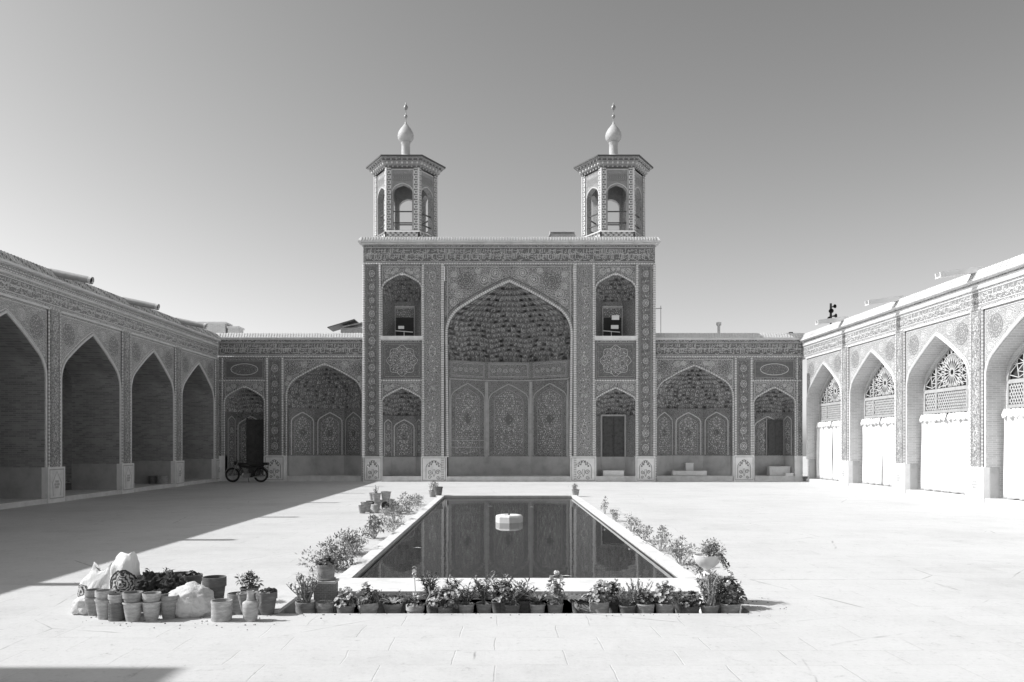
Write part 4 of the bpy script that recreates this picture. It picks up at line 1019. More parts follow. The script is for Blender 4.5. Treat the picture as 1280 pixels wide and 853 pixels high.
# ================================================================== MOTORCYCLE
def motorcycle():
    t=thing('motorcycle','dark motorcycle parked in shade before the left corner niche','motorcycle',(X(308,37.3),37.35,0))
    # faces left (-x): front wheel at -0.62, rear at +0.62
    for s_,nm in ((-.66,'front'),(.66,'rear')):
        r_=.30; w=MB()
        w.tube([(s_+r_*math.cos(2*PI*i/24),0,r_+.0+r_*math.sin(2*PI*i/24)) for i in range(25)],.045,0,n=8,cap=False); w.xf(Matrix.Translation((0,0,.045)))
        wh=w.build('tyre','rubber',t)
        w=MB(); cz=r_+.045
        w.tube([(s_+.25*math.cos(2*PI*i/24),0,cz+.25*math.sin(2*PI*i/24)) for i in range(25)],.014,0,n=6,cap=False)
        for i in range(14): a=2*PI*i/14; w.bar((s_,0,cz),(s_+.25*math.cos(a),0,cz+.25*math.sin(a)),.006,.006)
        w.tube([(s_,-.05,cz),(s_,.05,cz)],.05,0,n=10); w.build('rim','tin',wh)
    fz_=.345
    fr=MB()
    for y in (-.1,.1):
        fr.tube([(-.36,y*.4,.85),(-.2,y,.5),(-.1,y,.26),(.2,y,.25),(.45,y,.5),(.8,y,.68)],.018,0,n=6); fr.tube([(-.36,y*.4,.85),(0,y,.72),(.5,y,.70),(.8,y,.7)],.018,0,n=6); fr.tube([(.2,y,.28),(.66,y,.345)],.02,0,n=6); fr.tube([(.66,y*1.2,.345),(.58,y*1.2,.68)],.028,0,n=8)
    fr.build('frame','black',t)
    fo=MB()
    for y in (-.08,.08): fo.tube([(-.66,y,.345),(-.40,y,.92)],.024,0,n=8)
    fo.build('fork','chrome',t)
    h=MB(); h.tube([(-.28,-.36,1.02),(-.34,-.28,1.03),(-.40,-.1,.95),(-.40,.1,.95),(-.34,.28,1.03),(-.28,.36,1.02)],.014,0,n=6)
    for y in (-.3,.3): h.tube([(-.36,y,1.03),(-.38,y*1.1,1.16)],.006,0,n=5); h.lathe([(0,0),(.05,.005),(.05,.012),(0,.016)],(-.39,y*1.15,1.17),0,10)
    h.build('handlebar','black',t)
    hl=MB(); hl.lathe([(0,.0),(.07,.03),(.095,.12),(.095,.14),(0,.15)],(0,0,0),[0,0,0,1],14); hl.xf(Matrix.Translation((-.42,0,.90))@Matrix.Rotation(-PI/2,4,'Y')); hl.build('headlight',['black','glass'],t)
    tk=MB(); tk.lathe([(0,-.30),(.10,-.27),(.145,-.12),(.15,.05),(.12,.2),(.07,.27),(0,.28)],(0,0,0),0,14); tk.xf(Matrix.Translation((-.1,0,.80))@Matrix.Rotation(R(97),4,'Y')@Matrix.Scale(.8,4,(1,0,0))); tk.build('fuel_tank','black',t)
    se=MB(); se.lathe([(0,-.36),(.09,-.33),(.11,-.1),(.11,.2),(.09,.32),(0,.35)],(0,0,0),0,12); se.xf(Matrix.Translation((.48,0,.79))@Matrix.Rotation(R(88),4,'Y')@Matrix.Scale(.55,4,(1,0,0))); se.build('seat','rubber',t)
    en=MB(); en.box(-.16,.16,-.12,.12,.24,.42,0); 
    for i in range(6): en.box(-.13,.05,-.09,.09,.43+i*.035,.45+i*.035,0)
    en.build('engine','tin',t)
    ex=MB(); ex.tube([(-.12,-.1,.44),(-.2,-.14,.3),(-.05,-.16,.22),(.3,-.17,.24),(.42,-.17,.27),(.9,-.18,.33)],[.02,.02,.022,.026,.042,.045],0,n=8); ex.build('exhaust_pipe','chrome',t)
    for c,a0,a1,nm in ((-.66,25,165,'f'),(.66,20,170,'r')):
        m_=MB(); ps=[(c+.37*math.cos(R(a)),0,.345+.37*math.sin(R(a))) for a in range(a0,a1,12)]
        for p,q in zip(ps,ps[1:]): m_.bar(p,q,.13,.01)
        m_.build('mudguard','chrome' if nm=='f' else 'black',t)
    tl=MB(); tl.box(.93,1.0,-.05,.05,.66,.74,0); tl.build('tail_light','tin',t)
    rk=MB(); rk.box(.72,1.02,-.14,.14,.80,.83,0); rk.box(.76,1.0,-.12,.12,.83,.93,0); rk.build('rear_carrier','black',t)
    st=MB(); st.tube([(.1,-.12,.25),(.2,-.3,.02)],.012,0,n=6); st.build('side_stand','black',t)
motorcycle()
# ================================================================== POTS AND PLANTS
def leaf(mb,p,d,L,W,m,droop=.3,up=None):
    d=Vector(d).normalized(); s_=d.cross(Vector((0,0,1)))
    if s_.length<.05: s_=Vector((1,0,0))
    s_.normalize()
    if up: s_=(s_+Vector((rnd.uniform(-1,1),rnd.uniform(-1,1),rnd.uniform(-1,1)))*up).normalized()
    p=Vector(p); mid=p+d*L*.5; tip=p+d*L-Vector((0,0,L*droop))
    o=len(mb.v); mb.v+=[tuple(p),tuple(mid+s_*W/2+Vector((0,0,W*.15))),tuple(tip),tuple(mid-s_*W/2+Vector((0,0,W*.15))),tuple(mid)]
    for f in ((0,1,4),(4,1,2),(0,4,3),(4,2,3)): mb.f.append([o+i for i in f]); mb.m.append(m); mb.sm.append(False)
def rl(mb,p,r,m,nrm=None):
    n=Vector(nrm) if nrm else Vector((rnd.gauss(0,.6),rnd.gauss(0,.6),1)); n.normalize(); u=n.orthogonal().normalized(); v=n.cross(u); p=Vector(p)
    mb.add([p]+[p+(u*math.cos(a)+v*math.sin(a))*r*rnd.uniform(.85,1.1)+n*r*.25 for a in [2*PI*i/6 for i in range(6)]],[(0,i+1,(i+1)%6+1) for i in range(6)],m)
def blob(fw,p,r,m,k=8):
    mb=MB(); fw.append(mb)
    for i in range(k):
        d=Vector((rnd.gauss(0,1),rnd.gauss(0,1),rnd.gauss(0,1)+.3)).normalized(); rl(mb,Vector(p)+d*r*.6,r*.5,m,d)
def rdir(spread):
    a=rnd.uniform(0,2*PI); t=rnd.uniform(0,spread); return Vector((math.sin(t)*math.cos(a),math.sin(t)*math.sin(a),math.cos(t)))
def geranium(Rr,H,n,fl,lf='m'):
    st=MB(); fo=MB(); fw=[]
    for i in range(n):
        d=rdir(1.35); t=rnd.uniform(.55,1.05); p=Vector((d.x*Rr*t,d.y*Rr*t,d.z*H*t+.01))
        if i%5==0: st.tube([(0,0,-.03),p*.5+Vector((0,0,.02)),p],[.006,.005,.003],0,n=5)
        rl(fo,p,rnd.uniform(.016,.030),0 if rnd.random()<.6 else 1,(d.x+rnd.gauss(0,.4),d.y+rnd.gauss(0,.4),d.z+.5))
    for i in range(fl):
        d=rdir(1.0); p=Vector((d.x*Rr*1.0,d.y*Rr*1.0,d.z*H*1.12+.02)); st.tube([p*.5,p],.003,0,n=4); blob(fw,p,.028,0)
    return st,fo,fw
def oleander(Rr,H,n,fl=0):
    st=MB(); fo=MB(); fw=[]
    for i in range(n):
        a=rnd.uniform(0,2*PI); h=H*rnd.uniform(.6,1.05); e=Vector((math.cos(a)*Rr*rnd.uniform(.3,1),math.sin(a)*Rr*rnd.uniform(.3,1),h)); m=e*.5; m.x*=.7; m.y*=.7
        st.tube([(0,0,-.03),m,e],[.006,.005,.003],0,n=5)
        k_=int(h/.022)
        for j in range(k_):
            t=.25+.75*j/k_; p=(m*(t*2) if t<.5 else m.lerp(e,(t-.5)*2))
            for _ in range(2):
                b=rnd.uniform(0,2*PI); leaf(fo,p,(math.cos(b),math.sin(b),rnd.uniform(.2,1.3)),rnd.uniform(.07,.12),.018,0 if rnd.random()<.7 else 1,rnd.uniform(.0,.5),.5)
        if i<fl: blob(fw,e+Vector((0,0,.02)),.03,0,10)
    return st,fo,fw
def twiggy(Rr,H,n,leaves=9,lsize=.035):
    st=MB(); fo=MB(); fw=[]
    for i in range(n):
        a=rnd.uniform(0,2*PI); q=rnd.uniform(.2,1); p0=Vector((0,0,-.03)); pts=[p0]; e=Vector((math.cos(a)*Rr*q,math.sin(a)*Rr*q,H*rnd.uniform(.6,1)))
        for j in range(1,5): pts.append(p0.lerp(e,j/4)+Vector((rnd.gauss(0,.012),rnd.gauss(0,.012),0)))
        st.tube(pts,[.009,.008,.006,.005,.003],0,n=5)
        for j in range(leaves):
            t=rnd.uniform(.3,1); p=p0.lerp(e,t)+Vector((rnd.gauss(0,.01),rnd.gauss(0,.01),0)); d=rdir(1.5); leaf(fo,p,d,lsize*rnd.uniform(.8,1.8),lsize*.55,1 if rnd.random()<.6 else 0,.1,.6)
    return st,fo,fw
def strap(Rr,H,n):
    st=MB(); fo=MB(); fw=[]
    for i in range(n):
        a=rnd.uniform(0,2*PI); u=Vector((math.cos(a),math.sin(a),0)); s_=Vector((-u.y,u.x,0)); L=rnd.uniform(.6,1.1); prev=None; k_=5; w_=rnd.uniform(.008,.014); vs=[]
        for j in range(k_+1):
            t=j/k_; p=u*Rr*L*t**1.2+Vector((0,0,H*L*(1.6*t-.9*t*t))); ww=w_*(1-t**3*.9); vs+=[p-s_*ww,p+s_*ww]
        fo.add(vs,[(2*j,2*j+1,2*j+3,2*j+2) for j in range(k_)],0 if rnd.random()<.5 else 1)
    return st,fo,fw
def bush(rx,ry,H,n,lsize=.045,fl=0,base=.0):
    st=MB(); fo=MB(); fw=[]
    cl=[]
    for i in range(max(6,n//45)):
        d=rdir(1.5); t=rnd.uniform(.35,1); cl.append((Vector((d.x*rx*t,d.y*ry*t,base+H*.2+d.z*H*.8*t)),rnd.uniform(.25,.42)*min(rx,ry,H)*1.1))
    for c,r in cl:
        st.tube([(c.x*.1,c.y*.1,-.02),c*.5,c],[.008,.006,.004],0,n=5)
        for _ in range(int(n/len(cl))):
            d=Vector((rnd.gauss(0,1),rnd.gauss(0,1),rnd.gauss(0,1))).normalized(); p=c+d*r*rnd.uniform(.4,1)
            if p.z<.01: p.z=.01
            leaf(fo,p,(d.x,d.y,d.z+.4),lsize*rnd.uniform(.7,1.5),lsize*.5,0 if rnd.random()<.6 else 1,.15,.7)
        if rnd.random()<fl: blob(fw,c+Vector((0,-r*.4,r*.8)),.03,0)
    return st,fo,fw
def pot_mb(rt,rb,h,style):
    mb=MB()
    if style=='cyl': prof=[(0,0),(rt*.97,0),(rt*.99,.01),(rt,h*.5),(rt,h*.82),(rt*1.04,h*.86),(rt*1.04,h),(rt*.94,h),(rt*.92,h*.8),(0,h*.8)]
    elif style=='rim': prof=[(0,0),(rb,0),(rb*1.02,.01),(rt*.90,h*.68),(rt*.91,h*.70),(rt,h*.71),(rt*1.0,h),(rt*.91,h),(rt*.88,h*.8),(0,h*.8)]
    elif style=='bowl': prof=[(0,0),(rb,0),(rb*1.1,.01),(rt*.80,h*.35),(rt*.95,h*.72),(rt,h*.8),(rt*1.07,h*.88),(rt*1.07,h),(rt*.96,h),(rt*.9,h*.8),(0,h*.8)]
    else: prof=[(0,0),(rb,0),(rt*.5+rb*.5,h*.45),(rt*.95,h*.9),(rt*1.03,h*.93),(rt*1.03,h),(rt*.93,h),(rt*.9,h*.82),(0,h*.82)]
    mb.lathe(prof,(0,0,0),[0]*(len(prof)-2)+[1,1],22)
    return mb
def potted(label,px,d,z,rt,h,style,pm,plant,leafs=('leaf_m','leaf_l'),group=None,tilt=0,stm='twig',x=None):
    t=thing('potted_plant' if plant else 'flower_pot',label,'potted plant' if plant else 'flower pot',(X(px,d) if x is None else x,d,z),rnd.uniform(0,6.28)*0+rnd.uniform(-.4,.4),group)
    if tilt: t.rotation_euler=(tilt,0,rnd.uniform(-.4,.4))
    pot_mb(rt,rt*.68,h,style).build('pot',[pm,'soil' if plant else 'void'],t)
    if plant:
        st,fo,fw=plant; zz=h*.8
        for mb,nm,ms in [(st,'stem',[stm]),(fo,'foliage',list(leafs))]+[(q_,'flower_head',['flower']) for q_ in fw]:
            if mb.f: o=mb.build(nm,ms,t); o.location=(0,0,zz)
    return t
FR='pots standing in the trench before the pool'
TZf=-.158; DR=8.66
DK=('leaf_d','leaf_m'); LT=('leaf_l','leaf_m'); MD=('leaf_m','leaf_l')
rnd.seed(21)
row=[
 (382,.108,.21,'cyl','terra',twiggy(.20,.34,20,16,.04),LT,'straight-sided pot of bare branching stems with small pale leaves, first in the row','twig_l'),
 (406,.100,.205,'rim','terra_l',(lambda:(lambda st:(st.tube([(0,0,-.02),(.01,0,.12)],[.006,.004],0,n=5),(st,MB(),[]))[1])(MB()))(),LT,'low pale pot holding only one dry stick, beside the brick pedestal','twig'),
 (432,.102,.20,'taper','terra',geranium(.14,.17,150,9),LT,'pot of a pale mounded plant in blossom right of the brick pedestal','twig_l'),
 (460,.112,.225,'rim','terra_l',geranium(.14,.20,110,3),DK,'big two-banded pot with a dark rosette plant on thick stems','twig_l'),
 (491,.100,.195,'bowl','terra',strap(.15,.10,60),MD,'bowl-shaped pot of low thin grassy leaves','twig'),
 (519,.100,.195,'rim','terra_l',None,MD,'pot with a tall pale flower spike and long drooping stem','twig_l'),
 (556,.085,.18,'taper','terra',geranium(.20,.20,230,16),MD,'pot hidden behind a bushy mound of small white blossoms','twig'),
 (583,.088,.20,'taper','terra_l',oleander(.15,.24,9),DK,'tapered pot of dark long-leaved stems left of the tallest shoot','twig'),
 (605,.088,.205,'taper','terra',oleander(.15,.33,9),DK,'tapered pot with the tallest dark long-leaved shoot of the row','twig'),
 (640,.090,.20,'taper','terra_d',oleander(.17,.22,9),DK,'dull dark pot of spreading lance-shaped leaves near the row centre','twig'),
 (672,.085,.195,'taper','terra_l',strap(.22,.20,50),DK,'tapered pot of arching dark strap leaves right of the row centre','twig'),
 (694,.090,.20,'taper','terra',geranium(.12,.32,100,10),LT,'pot with a tall pale blossoming stem beside the leaning slab','twig_l'),
 (749,.105,.215,'cyl','terra_l',geranium(.15,.21,150,9),LT,'large straight pot with white blossoms right of the leaning slab','twig_l'),
 (784,.092,.19,'taper','terra_d',twiggy(.16,.24,12,16,.03),MD,'small dark pot of thin leafy twigs between two pale pots','twig'),
 (807,.100,.205,'taper','terra_l',geranium(.12,.17,110,2),DK,'pale tapered pot of dark round leaves with one pale bloom','twig'),
 (831,.104,.21,'taper','terra_l',geranium(.15,.22,190,9),LT,'pale tapered pot of a full light-leaved geranium','twig_l'),
 (864,.092,.19,'taper','terra_d',geranium(.15,.17,170,1),DK,'dark pot of low dense dark foliage before the curb corner','twig'),
 (887,.096,.20,'bowl','terra',twiggy(.17,.40,18,20,.045),LT,'pot of tall loose pale-leaved stems below the white urn','twig_l'),
 (913,.108,.215,'taper','terra_l',geranium(.16,.30,300,7),DK,'last pot of the row, with a tall dark round-leaved geranium','twig'),
]
for px,rt,h,sty,pm,pl_,lf,lab,stm in row:
    if pl_ is None:
        a=strap(.13,.2,30); b=geranium(.1,.12,60,4); st=b[0]; st.tube([(0,0,0),(.0,.0,.2),(-.01,0,.40)],[.006,.005,.004],0,n=5); st.tube([(0,0,0),(.12,-.02,.06),(.17,-.02,.16),(.15,-.02,.24)],.008,0,n=6)
        fo=MB(); fo.merge(a[1]); fo.merge(b[1]); fw=b[2]; 
        for q in range(4): blob(fw,(-.01,0,.34+.03*q),.028,0)
        pl_=(st,fo,fw)
    potted(lab,px,DR+rnd.uniform(-.06,.06),TZf,rt,h,sty,pm,pl_,lf,FR,stm=stm)
# second rank: plants between the row and the curb
SR='plants behind the front row'
back=[(540,oleander(.19,.33,12),DK,'dark tangled oleander behind the white-blossomed mound'),(568,oleander(.17,.27,9),DK,'dark oleander shoots filling the gap beside the mound'),
 (622,oleander(.18,.33,10,0),DK,'upright oleander between the tallest shoot and the dull dark pot'),(656,oleander(.19,.26,10),DK,'leaning oleander behind the strap-leaved pot'),
 (630,geranium(.16,.22,200,6),LT,'pale small-flowered plant low between the oleanders'),(474,bush(.13,.10,.13,120,.03),DK,'low dark bush behind the two-banded pot'),
 (766,geranium(.16,.24,200,2),DK,'dark leafy clump right of the large straight pot'),(800,twiggy(.2,.32,14,14,.03),LT,'pale wispy plant behind the dark round-leaved pot'),
 (850,bush(.13,.10,.14,140,.035),DK,'dark low bush tucked against the right curb corner'),(722,strap(.2,.12,40),MD,'grassy tuft at the foot of the leaning slab'),(500,bush(.11,.10,.11,90,.03),DK,'dark creeping bush behind the grassy bowl'),(897,bush(.16,.14,.3,240,.045,.3),MD,'leafy plant below the urn at the trench end')]
for i,(px,pl_,lf,lab) in enumerate(back):
    potted(lab,px,8.93+rnd.uniform(-.03,.06),TZf,.07,.17,'taper','terra_d',pl_,lf,SR)
# leaning stone slab
mb=MB(); mb.bar((-.13,.36,.235),(.13,-.22,.03),.16,.035,0,up=(0,0,1))
o=simple('stone_slab','rough stone slab leaning against the pool curb among the pots','stone slab',(X(727,8.75)+.02,8.75,TZf),mb,['speckle'])
# brick pedestal with the big pot
def pedestal(label,px,d,w,z0,z1,mat,cap):
    mb=MB(); mb.box(-w/2,w/2,-w/2,w/2,0,z1-z0-.03,0); mb.box(-w/2-.012,w/2+.012,-w/2-.012,w/2+.012,z1-z0-.028,z1-z0,1)
    return simple('pedestal',label,'pedestal',(X(px,d),d,z0),mb,[mat,cap])
M['smallbrick']=M_brick('small_brick',.30,.22,.40,bw=.05,bh=.02,ms=.003,bump=.6)
pedestal('square brick pedestal at the near left pool corner carrying a big pot',407.5,8.97,.225,TZf,.245,'smallbrick','stone')
potted('big terracotta pot on the brick pedestal at the near left pool corner',407.5,8.97,.255,.094,.165,'cyl','terra',geranium(.13,.11,110,3),MD)
mb=MB(); mb.lathe([(0,0),(.092,0),(.112,.018),(.10,.018),(0,.009)],(0,0,0),0,20); o=simple('pot_saucer','clay saucer under the big pot on the brick pedestal','saucer',(X(407.5,8.97),8.97,.2455),mb,['terra'])
# urn on carved pedestal
t=thing('garden_urn','white goblet urn overflowing with leafy plants at the near right pool corner','urn',(X(884,8.93),8.93,.31))
mb=MB(); mb.lathe([(0,0),(.07,0),(.07,.015),(.04,.03),(.028,.05),(.04,.065),(.085,.09),(.13,.135),(.148,.19),(.152,.22),(.14,.22),(.13,.19),(0,.18)],(0,0,0),0,26); mb.build('urn_bowl','marble_w',t)
st,fo,fw=bush(.21,.17,.17,700,.03,.25); fo.build('foliage',['leaf_m','leaf_l'],t).location=(0.02,0,.19); st.build('stem','twig',t).location=(0.02,0,.19)
fo=MB()
for i in range(9):
    a=rnd.uniform(-1.2,.5); p=Vector((math.cos(a)*.15,math.sin(a)*.15,.22)); L=rnd.uniform(.08,.2)
    for j in range(16):
        q=p+Vector((math.cos(a)*.1*j/16,math.sin(a)*.1*j/16,-L*j/16)); leaf(fo,q,rdir(1.6),.035,.02,i%2,.2,.6)
fo.build('trailing_foliage',['leaf_m','leaf_d'],t)
t=thing('urn_pedestal','carved white stone pedestal under the goblet urn','pedestal',(X(884,8.93),8.93,TZf))
mb=MB(); mb.lathe([(.0,0),(.12,0),(.12,.06),(.10,.09),(.09,.38),(.10,.41),(.12,.43),(.12,.467),(0,.467)],(0,0,0),0,8); mb.sm=[False]*len(mb.f); mb.build('pedestal_block','marble_w',t)
# side strips
rnd.seed(5)
LS='plants along the left pool curb'; RS='plants along the right pool curb'
for (px,d,z,sz,kind,lf,lab) in (
 (428,11.3,0,(.44,.6,.36),1300,MD,'broad leafy bush outside the left curb, nearest the brick pedestal'),
 (452,12.9,0,(.36,.65,.32),900,MD,'leafy bush outside the left curb behind the broadest bush'),
 (478,15.0,0,(.26,.45,.46),600,DK,'tall dark bush midway along the left curb'),
 (487,16.4,0,(.22,.5,.26),300,LT,'pale sprawling plant midway along the left curb'),
 (502,17.9,0,(.32,.5,.44),600,MD,'tall leafy bush on the left curb beside the heap of pots'),
 (514,20.6,0,(.42,.7,.40),600,MD,'leafy bush on the far half of the left curb'),
 (524,23.2,0,(.36,.9,.34),450,LT,'pale bush near the far end of the left curb')):
    w_,l_,h_=sz; st,fo,fw=bush(w_,l_,h_,kind,.05,.3); t=thing('bush',lab,'bush',(max(X(px,d),-2.62),d,-.15 if X(px,d)>-2.3 else 0),0,LS)
    t.location.x=-2.40 if w_>.25 else -2.28; t.location.z=0.0
    st.build('stem','twig_l',t); fo.build('foliage',list(lf),t)
    for q_ in fw: q_.build('flower_head','flower',t)
for (d,sz,n_,lf,lab) in (
 (10.5,(.20,.35,.30),420,LT,'pale bush outside the right curb just behind the urn'),
 (11.7,(.24,.45,.36),560,LT,'flowering pale bush outside the right curb, second behind the urn'),
 (13.2,(.22,.45,.36),430,LT,'airy pale bush midway along the right curb'),
 (14.7,(.18,.4,.28),300,MD,'small leafy bush past the middle of the right curb'),
 (16.2,(.17,.3,.38),240,MD,'upright leafy plant on the far half of the right curb'),
 (18.3,(.16,.4,.24),200,MD,'low plant line on the far half of the right curb'),
 (20.3,(.13,.2,.40),130,DK,'dark upright plant farthest along the right curb')):
    st,fo,fw=bush(sz[0],sz[1],sz[2],n_,.045,.45); t=thing('bush',lab,'bush',(2.62,d,0),0,RS)
    st.build('stem','twig_l',t); fo.build('foliage',list(lf),t)
    for q_ in fw: q_.build('flower_head','flower',t)
potted('small dark pot with pale leaves on the far left pool corner',548,26.3,CT,.15,.28,'taper','terra_d',None)
tt=potted('leafy plant in a small pot at the far left pool corner',541,26.9,0,.14,.22,'taper','terra',bush(.22,.2,.42,220,.06),MD)
potted('spiky plant in a small pot at the far right pool corner',719.5,27.1,0,.13,.24,'taper','terra',bush(.14,.14,.26,120,.06),MD)
# far heap of pots by the left curb
HP='pots heaped beyond the left curb'
hp=[(459,20.9,0,.17,.30,'a tall dark pot leaning at the left end of the far heap',.0),(468,20.6,0,.15,.26,'pale upturned pot low at the left of the far heap',PI),(479,20.4,0,.17,.28,'pale pot low in the middle of the far heap',1.2),(489,20.5,0,.16,.26,'pale pot lying at the front right of the far heap',1.3),
 (463,21.6,.02,.15,.26,'small pot standing behind the left end of the far heap',0),(474,21.5,.02,.17,.30,'brown pot in the back rank of the far heap',0),(487,21.6,.02,.18,.32,'broad pot in the back rank of the far heap',0),
 (470.5,21.0,.27,.15,.26,'pot with dry stalks on top of the far heap',0),(482.5,21.1,.27,.17,.30,'large pot on top right of the far heap',0),(494,21.2,0,.15,.26,'dark pot at the right end of the far heap',0)]
hp+=[(453,20.5,0,.13,.24,'small pot at the far left end of the far heap, front rank',0),(498,20.2,0,.14,.26,'pale small pot at the right end of the far heap, front rank',0),(484,19.9,0,.13,.22,'small pot standing in front of the lying pots of the far heap',0),(466,21.9,.24,.13,.24,'small pot on top left of the far heap',0),(456.5,21.4,0,.15,.26,'round pot just behind the front left end of the far heap',0)]
for i,(px,d,z,rt,h,lab,tl) in enumerate(hp):
    t=potted(lab,px,d,z,rt*.8,h*.85,'taper',['terra','terra_l','terra_l','terra_l','terra_d'][i%5],twiggy(.12,.22,7,5,.04) if i==7 else None,MD,HP)
    if tl==PI: t.rotation_euler=(PI,0,0); t.location.z=h*.85
    elif tl: t.rotation_euler=(tl,0,.5); t.location.z=rt*.8
# ---------------------------------------------------------------- left foreground group
rnd.seed(11)
GD=8.05
def nested(px,d,rt,h,lab,mat1,mat2,up=.10,py=None):
    x=X(px,d)
    potted('lower pot of the nested pair: '+lab,px,d,0,rt,h,'taper',mat1,None,group='nested pots before the sacks')
    t=potted('upper pot of the nested pair: '+lab,px,d,up,rt*1.0,h,'rim',mat2,None,group='nested pots before the sacks')
    return t
nested(117.5,8.28,.088,.185,'farthest left beside the small white bag','terra','terra',.075)
nested(131,8.1,.092,.20,'pale, second from the left before the sacks','terra_l','terra_l',.085)
nested(166,8.0,.094,.19,'wide-rimmed, right below the printed emblem','terra_l','terra',.095)
nested(189.5,8.02,.090,.19,'between the printed sack and the last nested pair','terra_l','terra_l',.085)
nested(211.5,8.12,.094,.185,'darker, touching the crumpled bag','terra','terra',.05)
t=thing('tin_can','dark labelled tin can with a pale pot stuck in its mouth','tin can',(X(146,8.03),8.03,0))
mb=MB(); mb.lathe([(0,0),(.078,0),(.08,.004),(.078,.01),(.078,.17),(.081,.175),(.074,.176),(.07,.12),(0,.12)],(0,0,0),0,22); mb.build('can_body','terra_d',t)
mb=MB(); 
for i in range(5):
    a0=-PI/2-.95+i*0
    a=-PI/2-.75; zz=.035+i*.026; mb.quad(*[(.0795*math.cos(a+q),.0795*math.sin(a+q),zz+r_) for q,r_ in ((0,0),(.12+.05*(i%2),0),(.12+.05*(i%2),.014),(0,.014))])
mb.build('label_print','black',t)
potted('pale pot stuck in the mouth of the tin can',146,8.03,.105,.082,.155,'rim','terra_l',None)
# dark heap behind
HB='pots and root balls heaped behind the nested pots'
potted('dark square-rimmed pot behind the printed sack',184,8.75,0,.13,.27,'cyl','terra_d',None,group=HB)
potted('tilted dark pot full of dry soil in the heap',196,8.6,.05,.12,.26,'taper','terra_d',twiggy(.16,.14,6,5,.05),DK,HB,.3)
potted('pot of wilted dark leaves on top of the heap',208,8.65,.13,.12,.22,'taper','terra_d',twiggy(.17,.13,7,6,.05),DK,HB,-.2)
potted('dark pot behind the heap beside a cut stem',226,8.9,.06,.14,.27,'rim','terra_d',None,group=HB)
potted('tilted pale pot lying in front of the heap',174,8.35,.06,.085,.2,'taper','terra_l',None,group=HB,tilt=1.1)
potted('round dark pot above the last nested pair',239,8.75,.10,.12,.24,'rim','terra_d',geranium(.1,.07,60,0),DK,HB)
potted('large pot half hidden behind the crumpled bag',268,8.6,0,.125,.34,'rim','terra_d',None,group=HB)
def lump(label,px,d,z,r,mat,nm,cat,sc=(1,1,1),amp=.35,fr=5,seed=0,sub=3,tilt=None,crease=0):
    import bmesh
    bm=bmesh.new(); bmesh.ops.create_icosphere(bm,subdivisions=sub,radius=1)
    for v in bm.verts:
        n=v.co.normalized(); q=noise.noise(n*fr*.5+Vector((seed,0,0)))+.5*noise.noise(n*fr+Vector((0,seed,0)))
        if crease: q+=crease*(.5-abs(noise.noise(Vector((n.x*fr*.8,n.y*fr*.8,n.z*fr*2.2))+Vector((0,0,seed)))))*1.2
        v.co=n*(1+amp*q); v.co.x*=sc[0]*r; v.co.y*=sc[1]*r; v.co.z*=sc[2]*r
        if v.co.z<-r*sc[2]*.55: v.co.z=-r*sc[2]*.55
    mb=MB(); bm.verts.ensure_lookup_table(); mb.add([v.co.copy() for v in bm.verts],[tuple(a.index for a in f.verts) for f in bm.faces],0,True); bm.free()
    o=mb.build(nm,[mat]); o.location=(X(px,d),d,z+r*sc[2]*.55); return tag(o,label,cat)
lump('shaggy dark root ball resting on the pot heap',203,8.5,.24,.12,'soil','root_ball','root ball',(1.2,1,.8),.5,8,3,4)
lump('cracked dry soil block on the left of the pot heap',188,8.45,.22,.13,'soil','root_ball','root ball',(1.1,1,.9),.45,9,12,4)
lump('tall dark root ball in the middle of the pot heap',216,8.4,.20,.12,'soil','root_ball','root ball',(1.1,1,1.0),.5,9,15,4)
lump('round dark root ball low behind the nested pots',194,8.35,.08,.10,'terra_d','root_ball','root ball',(1,1,1),.4,8,9,4)
lump('dark soil clump between the heap and the crumpled bag',229,8.5,.18,.11,'soil','root_ball','root ball',(1.3,1,.7),.5,8,5,4)
lump('crumpled white plastic bag lying between the pot groups',238,8.28,0,.235,'bag','plastic_bag','plastic bag',(1.05,.8,.85),.13,5,2,5,crease=.55)
lump('small white plastic bag slumped left of the nested pots',108,8.35,0,.14,'bag','plastic_bag','plastic bag',(.95,.8,.85),.22,4,7,4,crease=.3)
# sacks
def sack(label,px,d,w,dep,h,mat,lean,seed,open_top):
    mb=MB(); nz,na=26,40; vs=[]
    for j in range(nz+1):
        v=j/nz; z=h*v
        for i in range(na):
            a=2*PI*i/na; fl=1-v*.55 if open_top else 1-v**2*.75
            prof=(.86+.22*math.sin(min(1,v*1.5)*PI*.9))*(1 if not open_top else 1) if v<.7 else (.86+.22*math.sin(min(1,.7*1.5)*PI*.9))*(1-(v-.7)*(.25 if open_top else 1.6))
            sq=(abs(math.cos(a))**2.6+abs(math.sin(a))**2.6)**(-1/2.6)
            x=math.cos(a)*sq*w/2*prof; y=math.sin(a)*sq*dep/2*prof*max(.12,fl)
            nn=noise.noise(Vector((x*7+seed,y*7,z*6)))*.025+abs(noise.noise(Vector((x*11,y*11+seed,z*2))))*.035
            x+=math.cos(a)*nn+lean*v*v; y+=math.sin(a)*nn
            zz=z
            if v>.85: zz+=(.05*math.sin(a*2+seed)+.04*noise.noise(Vector((x*20,y*20,seed))))*(v-.85)/.15
            vs.append((x,y,zz))
    mb.v=vs
    for j in range(nz):
        for i in range(na): p=j*na+i; q=j*na+(i+1)%na; mb.f.append([p,q,q+na,p+na]); mb.m.append(0); mb.sm.append(True)
    mb.f.append([nz*na+i for i in range(na)]) ; mb.m.append(0); mb.sm.append(True)
    mb.f.append(list(range(na))[::-1]); mb.m.append(0); mb.sm.append(False)
    t=thing('sack',label,'sack',(X(px,d),d,0),0,'white sacks behind the nested pots'); mb.build('sack_body',[mat],t); return t
